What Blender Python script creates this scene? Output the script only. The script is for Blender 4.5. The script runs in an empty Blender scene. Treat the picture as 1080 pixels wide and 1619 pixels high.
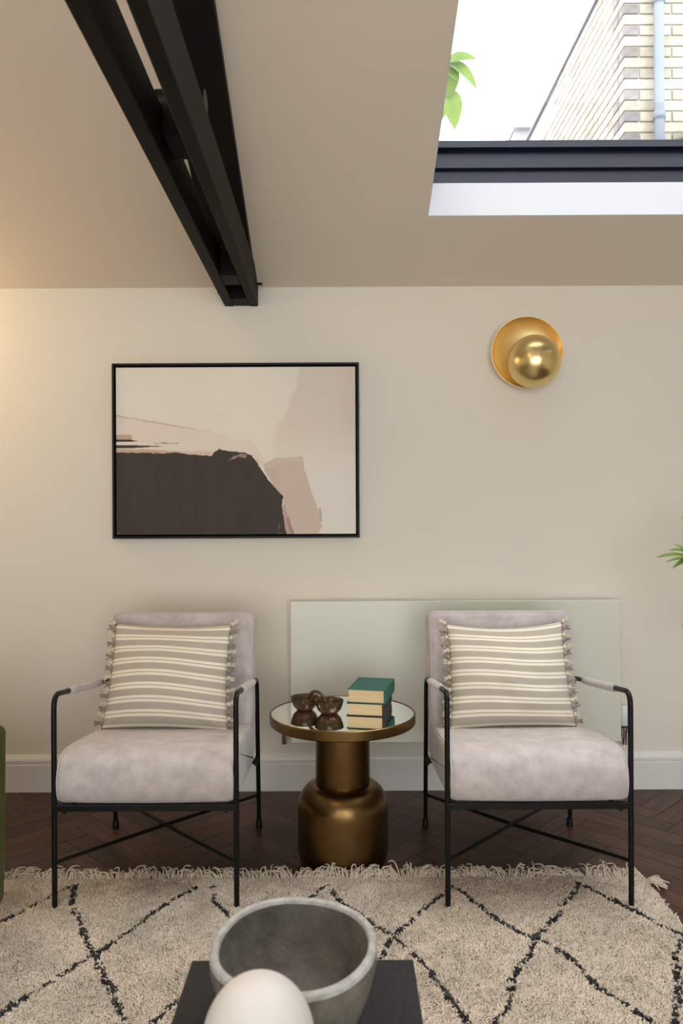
import bpy, bmesh, math, random
import numpy as np
from mathutils import Vector, Matrix, Euler

random.seed(7)
rng = np.random.default_rng(11)
scene = bpy.context.scene
COL = scene.collection
R = math.radians

# ------------------------------------------------------------------ camera
F_PX = 1250.0
CAM_Z = 1.197
cam_data = bpy.data.cameras.new('camera')
cam_data.sensor_fit = 'VERTICAL'
cam_data.sensor_height = 36.0
cam_data.lens = 36.0 * F_PX / 1619.0
cam_data.shift_y = 2.5 / 1619.0
cam_data.dof.use_dof = True
cam_data.dof.focus_distance = 2.75
cam_data.dof.aperture_fstop = 5.0
cam_data.clip_start = 0.02
cam = bpy.data.objects.new('camera', cam_data)
COL.objects.link(cam)
cam.matrix_world = Matrix.Translation((0, 0, CAM_Z)) @ Matrix.Rotation(R(90), 4, 'X') @ Matrix.Rotation(R(-0.28), 4, 'Z')
scene.camera = cam

# ------------------------------------------------------------------ world, light, exposure
scene.view_settings.view_transform = 'Standard'
scene.view_settings.look = 'None'
scene.view_settings.gamma = 1.0
scene.view_settings.use_curve_mapping = False
scene.view_settings.exposure = 0.15

world = bpy.data.worlds.new('overcast_sky')
scene.world = world
world.use_nodes = True
wn = world.node_tree.nodes
wn['Background'].inputs[0].default_value = (0.97, 0.97, 1.0, 1)
wn['Background'].inputs[1].default_value = 7.0

THETA = math.atan(0.382)
CT, ST = math.cos(THETA), math.sin(THETA)
WALL_Y = 3.43
WALL_TOP = 2.18


def slope(x, u, t=0.0):
    """a point of the sloping ceiling: u metres up the slope from the wall, t metres through it"""
    return (x, WALL_Y - u * CT + t * ST, WALL_TOP + u * ST + t * CT)


SKY_X0, SKY_X1 = 0.334, 1.90
SKY_U0, SKY_U1 = 0.430, 2.60
SKY2 = (-2.30, -0.75, 1.85, 3.10)      # unseen second roof window left of the truss, guessed to match the light


def area(name, loc, rot, sx, sy, energy, color, portal=False):
    l = bpy.data.lights.new(name, 'AREA')
    l.shape = 'RECTANGLE'
    l.size, l.size_y = sx, sy
    l.energy = energy
    l.color = color
    l.cycles.is_portal = portal
    o = bpy.data.objects.new(name, l)
    o.location = loc
    o.rotation_euler = rot
    COL.objects.link(o)
    return o


# daylight sampling through the roof window and through the glazed doors behind the camera
area('roof_window_daylight', slope((SKY_X0 + SKY_X1) / 2, (SKY_U0 + SKY_U1) / 2, 0.45), (-THETA, 0, 0), SKY_X1 - SKY_X0, SKY_U1 - SKY_U0, 1, (1, 1, 1), True)
area('guessed_roof_window_daylight', slope((SKY2[0] + SKY2[1]) / 2, (SKY2[2] + SKY2[3]) / 2, 0.40), (-THETA, 0, 0), SKY2[1] - SKY2[0], SKY2[3] - SKY2[2], 1, (1, 1, 1), True)
WIN = (-1.6, 2.0, 0.05, 2.40)          # unseen glazed doors behind the camera, guessed and sized to match the light
area('guessed_door_daylight', ((WIN[0] + WIN[1]) / 2, -2.66, (WIN[2] + WIN[3]) / 2), (R(90), 0, 0), WIN[1] - WIN[0], WIN[3] - WIN[2], 1, (1, 1, 1), True)


def point(name, loc, energy, color, radius):
    l = bpy.data.lights.new(name, 'POINT')
    l.energy, l.color, l.shadow_soft_size = energy, color, radius
    o = bpy.data.objects.new(name, l)
    o.location = loc
    COL.objects.link(o)


point('assumed_left_light', (-2.10, 3.16, 2.0), 16.0, (1.0, 0.70, 0.36), 0.07)  # assumed unseen warm source left of view; no lamp is modelled here
point('added_warm_fill', (-0.9, 0.5, 2.70), 16.0, (1.0, 0.74, 0.46), 0.15)  # no known pendant: added to warm the ceiling and upper wall



# ------------------------------------------------------------------ materials
MATS = {}


def lin(c):
    return tuple(((v / 255) / 12.92 if v / 255 <= 0.04045 else ((v / 255 + 0.055) / 1.055) ** 2.4) for v in c)


def mat(name, color, rough=0.6, metallic=0.0, var=None, var_scale=8.0, bump=0.0, bump_scale=200.0, coords='Object',
        stretch=None, sheen=0.0, attr=None, spec=0.5, coat=0.0, rnd=0.0, detail=4.0, trans=0.0):
    """Principled material; var = second colour mixed in by noise, rnd = brightness spread per object"""
    if name in MATS:
        return MATS[name]
    m = bpy.data.materials.new(name)
    m.use_nodes = True
    nt = m.node_tree
    b = nt.nodes['Principled BSDF']
    b.inputs['Base Color'].default_value = (*color, 1)
    b.inputs['Roughness'].default_value = rough
    b.inputs['Metallic'].default_value = metallic
    b.inputs['Specular IOR Level'].default_value = spec
    b.inputs['Coat Weight'].default_value = coat
    if sheen:
        b.inputs['Sheen Weight'].default_value = sheen
        b.inputs['Sheen Roughness'].default_value = 0.4
    tc = nt.nodes.new('ShaderNodeTexCoord')
    mp = nt.nodes.new('ShaderNodeMapping')
    nt.links.new(tc.outputs[coords], mp.inputs['Vector'])
    if stretch:
        mp.inputs['Scale'].default_value = stretch
    out = None
    if attr:
        a = nt.nodes.new('ShaderNodeAttribute')
        a.attribute_name = attr
        out = a.outputs['Color']
    if var is not None:
        n = nt.nodes.new('ShaderNodeTexNoise')
        n.inputs['Scale'].default_value = var_scale
        n.inputs['Detail'].default_value = detail
        n.inputs['Roughness'].default_value = 0.62
        nt.links.new(mp.outputs[0], n.inputs['Vector'])
        ramp = nt.nodes.new('ShaderNodeMapRange')
        ramp.inputs['From Min'].default_value = 0.33
        ramp.inputs['From Max'].default_value = 0.67
        nt.links.new(n.outputs['Fac'], ramp.inputs['Value'])
        mx = nt.nodes.new('ShaderNodeMix')
        mx.data_type = 'RGBA'
        nt.links.new(ramp.outputs[0], mx.inputs['Factor'])
        mx.inputs['A'].default_value = (*color, 1)
        mx.inputs['B'].default_value = (*var, 1)
        out = mx.outputs['Result']
    if rnd:
        oi = nt.nodes.new('ShaderNodeObjectInfo')
        mr = nt.nodes.new('ShaderNodeMapRange')
        mr.inputs['To Min'].default_value = 1 - rnd
        mr.inputs['To Max'].default_value = 1 + rnd
        nt.links.new(oi.outputs['Random'], mr.inputs['Value'])
        vm = nt.nodes.new('ShaderNodeVectorMath')
        vm.operation = 'SCALE'
        if out is None:
            vm.inputs[0].default_value = color
        else:
            nt.links.new(out, vm.inputs[0])
        nt.links.new(mr.outputs[0], vm.inputs['Scale'])
        out = vm.outputs[0]
    if out is not None:
        nt.links.new(out, b.inputs['Base Color'])
    if bump:
        n2 = nt.nodes.new('ShaderNodeTexNoise')
        n2.inputs['Scale'].default_value = bump_scale
        n2.inputs['Detail'].default_value = 3.0
        nt.links.new(mp.outputs[0], n2.inputs['Vector'])
        bp = nt.nodes.new('ShaderNodeBump')
        bp.inputs['Strength'].default_value = bump
        bp.inputs['Distance'].default_value = 0.004
        nt.links.new(n2.outputs['Fac'], bp.inputs['Height'])
        nt.links.new(bp.outputs[0], b.inputs['Normal'])
    if trans:
        tl = nt.nodes.new('ShaderNodeBsdfTranslucent')
        if out is not None:
            nt.links.new(out, tl.inputs['Color'])
        else:
            tl.inputs['Color'].default_value = (*color, 1)
        ms = nt.nodes.new('ShaderNodeMixShader')
        ms.inputs[0].default_value = trans
        nt.links.new(b.outputs[0], ms.inputs[1])
        nt.links.new(tl.outputs[0], ms.inputs[2])
        nt.links.new(ms.outputs[0], nt.nodes['Material Output'].inputs['Surface'])
    MATS[name] = m
    return m


M_WALL = mat('cream_wall_paint', (0.74, 0.69, 0.595), 0.75, var=(0.75, 0.70, 0.605), var_scale=3, bump=0.03, bump_scale=350)
M_CEIL = mat('ceiling_paint', (0.70, 0.61, 0.50), 0.8, bump=0.03, bump_scale=350)
M_REVEAL = mat('white_reveal_paint', (0.60, 0.61, 0.64), 0.7)
M_TRIM = mat('white_gloss_trim', (0.72, 0.70, 0.66), 0.35)
M_RAD = mat('radiator_white_enamel', (0.68, 0.68, 0.575), 0.35)
M_RADBACK = mat('radiator_convector_steel', (0.55, 0.55, 0.5), 0.5)
M_BLACK = mat('black_powder_coated_steel', (0.0035, 0.0035, 0.0038), 0.42, spec=0.22)
M_BEAM = mat('black_painted_beam', (0.0062, 0.0052, 0.0045), 0.6, var=(0.0095, 0.008, 0.0066), var_scale=6, bump=0.12, bump_scale=60, spec=0.12)
M_ALU = mat('anthracite_window_frame', (0.008, 0.0115, 0.026), 0.4, spec=0.22)
M_SUEDE = mat('mauve_grey_suede', (0.385, 0.34, 0.335), 0.9, var=(0.545, 0.492, 0.475), var_scale=17, bump=0.16, bump_scale=300, sheen=0.3, detail=8)
M_PIPING = mat('pale_suede_piping', (0.53, 0.47, 0.44), 0.85, sheen=0.2)
M_BRASS = mat('antique_brass', (0.20, 0.122, 0.046), 0.33, 1.0, var=(0.155, 0.092, 0.034), var_scale=9, bump=0.05, bump_scale=80)
M_MIRROR = mat('mirror_glass', (0.87, 0.89, 0.86), 0.015, 1.0)
M_GOLD = mat('gold_leaf', (0.98, 0.77, 0.38), 0.45, 1.0, var=(0.95, 0.71, 0.32), var_scale=14, bump=0.05, bump_scale=60)
M_GOLDBALL = mat('brushed_gold', (0.78, 0.60, 0.27), 0.30, 1.0, bump=0.03, bump_scale=90)
M_CHROME = mat('chrome', (0.75, 0.75, 0.74), 0.15, 1.0)
M_VALVE = mat('white_valve_plastic', (0.75, 0.75, 0.78), 0.4)
M_FRAME = mat('dark_bronze_picture_frame', (0.010, 0.0085, 0.006), 0.5, spec=0.2)
M_BACKING = mat('black_backing_board', (0.0025, 0.0025, 0.0025), 0.9, spec=0.05)
M_CANVAS = mat('printed_canvas', (0.7, 0.6, 0.5), 0.8, attr='Col', bump=0.1, bump_scale=900)
M_PAGES = mat('cream_page_block', (0.72, 0.55, 0.33), 0.85, var=(0.62, 0.45, 0.25), var_scale=30, stretch=(0.4, 0.4, 22))
M_GREENCOVER = mat('green_cloth_cover', (0.016, 0.105, 0.078), 0.7, bump=0.1, bump_scale=900)
M_BLACKCOVER = mat('black_cloth_cover', (0.008, 0.009, 0.011), 0.6)
M_GLAZE = mat('brown_green_glaze', (0.022, 0.013, 0.005), 0.2, var=(0.075, 0.046, 0.016), var_scale=30, detail=6, spec=0.4)
M_TERRA = mat('brown_glazed_clay', (0.055, 0.022, 0.012), 0.25, var=(0.115, 0.052, 0.030), var_scale=30)
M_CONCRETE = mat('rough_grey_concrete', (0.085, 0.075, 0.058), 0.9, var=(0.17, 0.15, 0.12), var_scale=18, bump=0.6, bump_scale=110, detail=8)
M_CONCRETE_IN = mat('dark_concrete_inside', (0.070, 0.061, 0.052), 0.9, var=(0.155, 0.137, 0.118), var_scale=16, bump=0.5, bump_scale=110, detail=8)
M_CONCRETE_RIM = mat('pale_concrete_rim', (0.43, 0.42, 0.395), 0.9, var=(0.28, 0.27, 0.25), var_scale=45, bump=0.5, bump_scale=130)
M_EGG = mat('matt_ivory_ceramic', (0.57, 0.535, 0.495), 0.55)
M_EBONY = mat('black_stained_oak', (0.010, 0.0098, 0.0108), 0.5, spec=0.25, var=(0.017, 0.0165, 0.018), var_scale=20, stretch=(6, 0.6, 1), bump=0.3, bump_scale=60)
M_VELVET = mat('olive_green_velvet', (0.052, 0.047, 0.006), 0.85, var=(0.075, 0.067, 0.010), var_scale=9, sheen=0.08, spec=0.15)
M_LEAF = mat('green_leaf', (0.10, 0.20, 0.018), 0.45, var=(0.20, 0.32, 0.03), var_scale=9, trans=0.25)
M_CANE = mat('green_cane', (0.16, 0.2, 0.06), 0.5, var=(0.24, 0.2, 0.1), var_scale=12)
M_POT = mat('white_ceramic_pot', (0.65, 0.63, 0.6), 0.4)
M_SOIL = mat('potting_soil', (0.03, 0.02, 0.013), 0.95, bump=0.8, bump_scale=90)
M_TREELEAF = mat('yellow_green_tree_leaf', (0.085, 0.15, 0.022), 0.6, var=(0.14, 0.20, 0.04), var_scale=7, trans=0.5)  # the leaves' own yellow-green
M_BARK = mat('grey_bark', (0.16, 0.12, 0.08), 0.9, bump=0.6, bump_scale=40)
M_MORTAR = mat('pale_mortar', (0.30, 0.285, 0.26), 0.95, var=(0.25, 0.235, 0.21), var_scale=8)
M_BRICK = mat('yellow_stock_brick', (0.22, 0.19, 0.15), 0.92, var=(0.29, 0.27, 0.23), var_scale=16, rnd=0.25)
M_BRICKDARK = mat('purple_grey_header_brick', (0.095, 0.085, 0.085), 0.92, var=(0.16, 0.15, 0.145), var_scale=16, rnd=0.3)
M_SLATE = mat('grey_slate', (0.14, 0.15, 0.17), 0.8)
M_LEAD = mat('grey_painted_pipe', (0.125, 0.145, 0.175), 0.7)
M_RENDER = mat('pale_render', (0.235, 0.235, 0.245), 0.9)
M_GROUND = mat('pale_paving', (0.38, 0.37, 0.35), 0.9, var=(0.3, 0.29, 0.27), var_scale=5)
M_TASSEL_C = mat('cream_cotton_tassel', (0.62, 0.55, 0.44), 0.9)
M_TASSEL_G = mat('taupe_cotton_tassel', (0.30, 0.255, 0.21), 0.9)
M_RUGBASE = mat('woven_wool_backing', (0.42, 0.36, 0.29), 0.95, bump=0.9, bump_scale=160)
M_PILE = mat('wool_pile', (0.5, 0.4, 0.3), 0.95, attr='Col', sheen=0.2)
M_FRINGE = mat('cream_wool_fringe', (0.62, 0.53, 0.43), 0.9, var=(0.50, 0.42, 0.33), var_scale=14)
M_PLUG = mat('grey_rubber', (0.03, 0.03, 0.03), 0.7)


def wood_floor(name, tint):
    m = bpy.data.materials.new(name)
    m.use_nodes = True
    nt = m.node_tree
    b = nt.nodes['Principled BSDF']
    b.inputs['Roughness'].default_value = 0.4
    b.inputs['Specular IOR Level'].default_value = 0.3
    tc = nt.nodes.new('ShaderNodeTexCoord')
    mp = nt.nodes.new('ShaderNodeMapping')
    mp.inputs['Scale'].default_value = (2.2, 26, 1)
    nt.links.new(tc.outputs['UV'], mp.inputs['Vector'])
    n = nt.nodes.new('ShaderNodeTexNoise')
    n.inputs['Scale'].default_value = 2.6
    n.inputs['Detail'].default_value = 6
    n.inputs['Distortion'].default_value = 0.7
    nt.links.new(mp.outputs[0], n.inputs['Vector'])
    cr = nt.nodes.new('ShaderNodeValToRGB')
    cr.color_ramp.elements[0].position = 0.3
    cr.color_ramp.elements[0].color = (0.013 * tint, 0.0052 * tint, 0.0032 * tint, 1)
    cr.color_ramp.elements[1].position = 0.72
    cr.color_ramp.elements[1].color = (0.075 * tint, 0.030 * tint, 0.019 * tint, 1)
    nt.links.new(n.outputs['Fac'], cr.inputs[0])
    oi = nt.nodes.new('ShaderNodeObjectInfo')
    mr = nt.nodes.new('ShaderNodeMapRange')
    mr.inputs['To Min'].default_value = 0.65
    mr.inputs['To Max'].default_value = 1.5
    nt.links.new(oi.outputs['Random'], mr.inputs['Value'])
    vm = nt.nodes.new('ShaderNodeVectorMath')
    vm.operation = 'SCALE'
    nt.links.new(cr.outputs[0], vm.inputs[0])
    nt.links.new(mr.outputs[0], vm.inputs['Scale'])
    nt.links.new(vm.outputs[0], b.inputs['Base Color'])
    bp = nt.nodes.new('ShaderNodeBump')
    bp.inputs['Strength'].default_value = 0.15
    bp.inputs['Distance'].default_value = 0.002
    nt.links.new(n.outputs['Fac'], bp.inputs['Height'])
    nt.links.new(bp.outputs[0], b.inputs['Normal'])
    return m


M_WOOD = wood_floor('dark_walnut_parquet', 1.0)


def glass_mat():
    m = bpy.data.materials.new('clear_window_glass')
    m.use_nodes = True
    nt = m.node_tree
    nt.nodes.remove(nt.nodes['Principled BSDF'])
    tr = nt.nodes.new('ShaderNodeBsdfTransparent')
    tr.inputs[0].default_value = (0.97, 0.985, 0.98, 1)
    gl = nt.nodes.new('ShaderNodeBsdfGlossy')
    gl.inputs['Roughness'].default_value = 0.02
    fr = nt.nodes.new('ShaderNodeFresnel')
    fr.inputs[0].default_value = 1.35
    mx = nt.nodes.new('ShaderNodeMixShader')
    nt.links.new(fr.outputs[0], mx.inputs[0])
    nt.links.new(tr.outputs[0], mx.inputs[1])
    nt.links.new(gl.outputs[0], mx.inputs[2])
    nt.links.new(mx.outputs[0], nt.nodes['Material Output'].inputs['Surface'])
    return m


M_GLASS = glass_mat()


def pillow_mat():
    m = bpy.data.materials.new('striped_cotton')
    m.use_nodes = True
    nt = m.node_tree
    b = nt.nodes['Principled BSDF']
    b.inputs['Roughness'].default_value = 0.9
    tc = nt.nodes.new('ShaderNodeTexCoord')
    sp = nt.nodes.new('ShaderNodeSeparateXYZ')
    nt.links.new(tc.outputs['UV'], sp.inputs[0])

    def math_(op, a, bb=None, clamp=False):
        n = nt.nodes.new('ShaderNodeMath')
        n.operation = op
        n.use_clamp = clamp
        for i, v in enumerate((a, bb)):
            if v is None:
                continue
            if isinstance(v, (int, float)):
                n.inputs[i].default_value = v
            else:
                nt.links.new(v, n.inputs[i])
        return n.outputs[0]
    ph = math_('FRACT', math_('ADD', math_('MULTIPLY', sp.outputs['Y'], 8.2), 0.443))
    # two cream bands and the thin taupe line between them, in each repeat
    d1 = math_('ABSOLUTE', math_('SUBTRACT', ph, 0.38))
    d2 = math_('ABSOLUTE', math_('SUBTRACT', ph, 0.66))
    s1 = math_('MULTIPLY', math_('SUBTRACT', 0.112, d1), 60, True)
    s2 = math_('MULTIPLY', math_('SUBTRACT', 0.112, d2), 60, True)
    stripe = math_('MAXIMUM', s1, s2)
    mpn = nt.nodes.new('ShaderNodeMapping')
    mpn.inputs['Scale'].default_value = (300, 300, 300)
    nt.links.new(tc.outputs['UV'], mpn.inputs['Vector'])
    nz = nt.nodes.new('ShaderNodeTexNoise')
    nz.inputs['Scale'].default_value = 0.8
    nt.links.new(mpn.outputs[0], nz.inputs['Vector'])
    base = nt.nodes.new('ShaderNodeMix')
    base.data_type = 'RGBA'
    base.inputs['A'].default_value = (0.37, 0.325, 0.265, 1)
    base.inputs['B'].default_value = (0.50, 0.445, 0.37, 1)
    nt.links.new(nz.outputs['Fac'], base.inputs['Factor'])
    mx = nt.nodes.new('ShaderNodeMix')
    mx.data_type = 'RGBA'
    nt.links.new(stripe, mx.inputs['Factor'])
    nt.links.new(base.outputs['Result'], mx.inputs['A'])
    mx.inputs['B'].default_value = (0.80, 0.74, 0.61, 1)
    nt.links.new(mx.outputs['Result'], b.inputs['Base Color'])
    bp = nt.nodes.new('ShaderNodeBump')
    bp.inputs['Strength'].default_value = 0.5
    bp.inputs['Distance'].default_value = 0.003
    hh = math_('ADD', math_('MULTIPLY', stripe, 0.8), math_('MULTIPLY', nz.outputs['Fac'], 0.5))
    nt.links.new(hh, bp.inputs['Height'])
    nt.links.new(bp.outputs[0], b.inputs['Normal'])
    return m


M_PILLOW = pillow_mat()


# ------------------------------------------------------------------ helpers
def link(o, parent=None):
    COL.objects.link(o)
    if parent is not None:
        o.parent = parent
    return o


def mesh(name, verts, faces, material, parent=None, smooth=False, loc=None):
    me = bpy.data.meshes.new(name)
    me.from_pydata([tuple(v) for v in verts], [], faces)
    me.materials.append(material)
    if smooth:
        me.polygons.foreach_set('use_smooth', [True] * len(me.polygons))
    me.update()
    o = bpy.data.objects.new(name, me)
    if loc is not None:
        o.location = loc
    return link(o, parent)


def from_bm(name, bm, material, parent=None, smooth=False, loc=None):
    bmesh.ops.recalc_face_normals(bm, faces=bm.faces)
    me = bpy.data.meshes.new(name)
    bm.to_mesh(me)
    bm.free()
    me.materials.append(material)
    if smooth:
        me.polygons.foreach_set('use_smooth', [True] * len(me.polygons))
    o = bpy.data.objects.new(name, me)
    if loc is not None:
        o.location = loc
    return link(o, parent)


def smooth_by_angle(o, deg=35):
    o.data.polygons.foreach_set('use_smooth', [True] * len(o.data.polygons))
    bm = bmesh.new()
    bm.from_mesh(o.data)
    for e in bm.edges:
        e.smooth = e.calc_face_angle(0) < R(deg)
    bm.to_mesh(o.data)
    bm.free()
    return o


def add_box(bm, x0, x1, y0, y1, z0, z1, bev=0.0, seg=2):
    vs = [bm.verts.new((x, y, z)) for x in (x0, x1) for y in (y0, y1) for z in (z0, z1)]
    q = [(0, 1, 3, 2), (4, 6, 7, 5), (0, 4, 5, 1), (2, 3, 7, 6), (0, 2, 6, 4), (1, 5, 7, 3)]
    fs = [bm.faces.new([vs[i] for i in f]) for f in q]
    if bev:
        es = list({e for f in fs for e in f.edges})
        bmesh.ops.bevel(bm, geom=es, offset=bev, segments=seg, affect='EDGES', profile=0.5)


def box(name, x0, x1, y0, y1, z0, z1, material, parent=None, bev=0.0, seg=2, loc=None):
    bm = bmesh.new()
    add_box(bm, x0, x1, y0, y1, z0, z1, bev, seg)
    return from_bm(name, bm, material, parent, loc=loc)


def tube_data(pts, r, seg=10, caps=True):
    pts = [Vector(p) for p in pts]
    n = len(pts)
    rs = r if isinstance(r, (list, tuple)) else [r] * n
    verts, faces = [], []
    t0 = (pts[1] - pts[0]).normalized()
    up = Vector((0, 0, 1)) if abs(t0.z) < 0.9 else Vector((1, 0, 0))
    nrm = (up - t0 * up.dot(t0)).normalized()
    for i in range(n):
        if i == 0:
            t = (pts[1] - pts[0])
        elif i == n - 1:
            t = (pts[-1] - pts[-2])
        else:
            t = (pts[i + 1] - pts[i]).normalized() + (pts[i] - pts[i - 1]).normalized()
        t.normalize()
        nrm = (nrm - t * nrm.dot(t)).normalized()
        bn = t.cross(nrm)
        for k in range(seg):
            a = 2 * math.pi * k / seg
            verts.append(pts[i] + (nrm * math.cos(a) + bn * math.sin(a)) * rs[i])
    for i in range(n - 1):
        for k in range(seg):
            k2 = (k + 1) % seg
            faces.append((i * seg + k, i * seg + k2, (i + 1) * seg + k2, (i + 1) * seg + k))
    if caps:
        faces.append(tuple(range(seg - 1, -1, -1)))
        faces.append(tuple((n - 1) * seg + k for k in range(seg)))
    return verts, faces


def tube(name, pts, r, material, parent=None, seg=12, loc=None):
    v, f = tube_data(pts, r, seg)
    o = mesh(name, v, f, material, parent, True, loc)
    return smooth_by_angle(o, 50)


def merge(parts):
    V, Fc = [], []
    for v, f in parts:
        k = len(V)
        V += list(v)
        Fc += [tuple(i + k for i in q) for q in f]
    return V, Fc


def lathe_data(profile, seg=64, cx=0, cy=0):
    verts, faces = [], []
    n = len(profile)
    for r, z in profile:
        for k in range(seg):
            a = 2 * math.pi * k / seg
            verts.append((cx + r * math.cos(a), cy + r * math.sin(a), z))
    for i in range(n - 1):
        for k in range(seg):
            k2 = (k + 1) % seg
            faces.append((i * seg + k, i * seg + k2, (i + 1) * seg + k2, (i + 1) * seg + k))
    if profile[0][0] > 1e-6:
        faces.append(tuple(range(seg - 1, -1, -1)))
    if profile[-1][0] > 1e-6:
        faces.append(tuple((n - 1) * seg + k for k in range(seg)))
    return verts, faces


def lathe(name, profile, material, parent=None, seg=64, loc=None, deg=35):
    v, f = lathe_data(profile, seg)
    bm = bmesh.new()
    bv = [bm.verts.new(p) for p in v]
    for q in f:
        bm.faces.new([bv[i] for i in q])
    bmesh.ops.remove_doubles(bm, verts=bm.verts, dist=1e-6)
    o = from_bm(name, bm, material, parent, True, loc)
    return smooth_by_angle(o, deg)


def arc(cx, cy, r, a0, a1, n):
    return [(cx + r * math.cos(R(a0 + (a1 - a0) * i / n)), cy + r * math.sin(R(a0 + (a1 - a0) * i / n))) for i in range(n + 1)]


def chaikin(p, it=2, closed=True):
    for _ in range(it):
        q = []
        n = len(p)
        for i in range(n if closed else n - 1):
            a, b = p[i], p[(i + 1) % n]
            q.append((a[0] * .75 + b[0] * .25, a[1] * .75 + b[1] * .25))
            q.append((a[0] * .25 + b[0] * .75, a[1] * .25 + b[1] * .75))
        p = q
    return p


def inset(poly, d):
    """move each vertex of a counter-clockwise polygon inwards by d"""
    n = len(poly)
    out = []
    for i in range(n):
        a, b, c = Vector(poly[i - 1]), Vector(poly[i]), Vector(poly[(i + 1) % n])
        e1, e2 = (b - a), (c - b)
        if e1.length < 1e-9 or e2.length < 1e-9:
            out.append(tuple(b))
            continue
        n1 = Vector((-e1.y, e1.x)).normalized()
        n2 = Vector((-e2.y, e2.x)).normalized()
        m = (n1 + n2)
        m.normalize()
        out.append(tuple(b + m * d / max(0.5, m.dot(n1))))
    return out


def ccw(p):
    a = sum(p[i - 1][0] * p[i][1] - p[i][0] * p[i - 1][1] for i in range(len(p)))
    return p if a > 0 else p[::-1]


def pad(poly, half, er, place, steps=4, bulge=0.0, mid=6):
    """a cushion: polygon (a, b) extruded to +-half along c with rounded edges; place(a, b, c) -> xyz"""
    poly = ccw(poly)
    # rounded edge: c runs from -half to -half+er while the inset shrinks from er to 0
    layers = [(-half + er * (1 - math.cos(R(90 * i / steps))), er * (1 - math.sin(R(90 * i / steps)))) for i in range(steps + 1)]
    core = [(-half + er + (2 * half - 2 * er) * k / mid, 0.0) for k in range(1, mid)]
    full = layers + core + [(-c, d) for c, d in layers[::-1]]
    verts, faces = [], []
    n = len(poly)
    for c, d in full:
        bl = -bulge * max(0, 1 - (c / half) ** 2)
        for a, b in inset(poly, d + bl):
            verts.append(place(a, b, c))
    for i in range(len(full) - 1):
        for k in range(n):
            k2 = (k + 1) % n
            faces.append((i * n + k, i * n + k2, (i + 1) * n + k2, (i + 1) * n + k))
    faces.append(tuple(range(n - 1, -1, -1)))
    faces.append(tuple((len(full) - 1) * n + k for k in range(n)))
    return verts, faces


def pad_obj(name, poly, half, er, place, material, parent=None, bulge=0.0, deg=60):
    v, f = pad(poly, half, er, place, bulge=bulge)
    bm = bmesh.new()
    bv = [bm.verts.new(p) for p in v]
    for q in f:
        bm.faces.new([bv[i] for i in q])
    o = from_bm(name, bm, material, parent, True)
    return smooth_by_angle(o, deg)


def empty(name, loc, label=None, cat=None, group=None):
    o = bpy.data.objects.new(name, None)
    o.empty_display_size = 0.05
    o.location = loc
    COL.objects.link(o)
    if label:
        tag(o, label, cat, group)
    return o


def tag(o, label, cat, group=None):
    o['label'] = label
    o['category'] = cat
    if group:
        o['group'] = group
    return o


def structure(o):
    o['kind'] = 'structure'
    return o


def copy_tree(o, parent=None):
    c = o.copy()
    COL.objects.link(c)
    c.parent = parent
    for ch in o.children:
        copy_tree(ch, c)
    return c


def vnoise(x, y, seed=0):
    """smooth value noise on numpy arrays, about 0..1"""
    g = np.random.default_rng(seed).random((64, 64))
    xi, yi = np.floor(x).astype(int), np.floor(y).astype(int)
    fx, fy = x - xi, y - yi
    fx, fy = fx * fx * (3 - 2 * fx), fy * fy * (3 - 2 * fy)
    a = g[xi % 64, yi % 64] * (1 - fx) + g[(xi + 1) % 64, yi % 64] * fx
    b = g[xi % 64, (yi + 1) % 64] * (1 - fx) + g[(xi + 1) % 64, (yi + 1) % 64] * fx
    return a * (1 - fy) + b * fy


def fast_mesh(name, V, loops, nper, material, parent, colors=None):
    """mesh from numpy arrays; loops = flat vertex indices, nper corners per face"""
    me = bpy.data.meshes.new(name)
    nf = len(loops) // nper
    me.vertices.add(len(V))
    me.vertices.foreach_set('co', np.asarray(V, dtype=np.float32).ravel())
    me.loops.add(len(loops))
    me.loops.foreach_set('vertex_index', np.asarray(loops, dtype=np.int32))
    me.polygons.add(nf)
    me.polygons.foreach_set('loop_start', np.arange(nf, dtype=np.int32) * nper)
    me.update(calc_edges=True)
    if colors is not None:
        ca = me.color_attributes.new('Col', 'FLOAT_COLOR', 'POINT')
        c4 = np.ones((len(V), 4), dtype=np.float32)
        c4[:, :3] = colors
        ca.data.foreach_set('color', c4.ravel())
    me.materials.append(material)
    o = bpy.data.objects.new(name, me)
    return link(o, parent)


# ------------------------------------------------------------------ room shell
X0, X1, YB = -3.0, 3.0, -2.6
U_MAX = (WALL_Y - 0.2) / CT
FLAT_Z = WALL_TOP + U_MAX * ST

structure(box('wall_back', X0 - .15, X1 + .15, WALL_Y, WALL_Y + .14, -0.05, WALL_TOP + 0.04, M_WALL))
structure(box('wall_left', X0 - .15, X0, YB, WALL_Y, -0.05, FLAT_Z, M_WALL))
structure(box('wall_right', X1, X1 + .15, YB, WALL_Y, -0.05, FLAT_Z, M_WALL))
bm = bmesh.new()
add_box(bm, X0 - .15, WIN[0], YB - .15, YB, -0.05, FLAT_Z)
add_box(bm, WIN[1], X1 + .15, YB - .15, YB, -0.05, FLAT_Z)
add_box(bm, WIN[0], WIN[1], YB - .15, YB, -0.05, WIN[2])
add_box(bm, WIN[0], WIN[1], YB - .15, YB, WIN[3], FLAT_Z)
structure(from_bm('wall_front', bm, M_WALL))


def slope_box(bm, x0, x1, u0, u1, t0, t1):
    vs = [bm.verts.new(slope(x, u, t)) for x in (x0, x1) for u in (u0, u1) for t in (t0, t1)]
    for f in [(0, 1, 3, 2), (4, 6, 7, 5), (0, 4, 5, 1), (2, 3, 7, 6), (0, 2, 6, 4), (1, 5, 7, 3)]:
        bm.faces.new([vs[i] for i in f])


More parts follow.
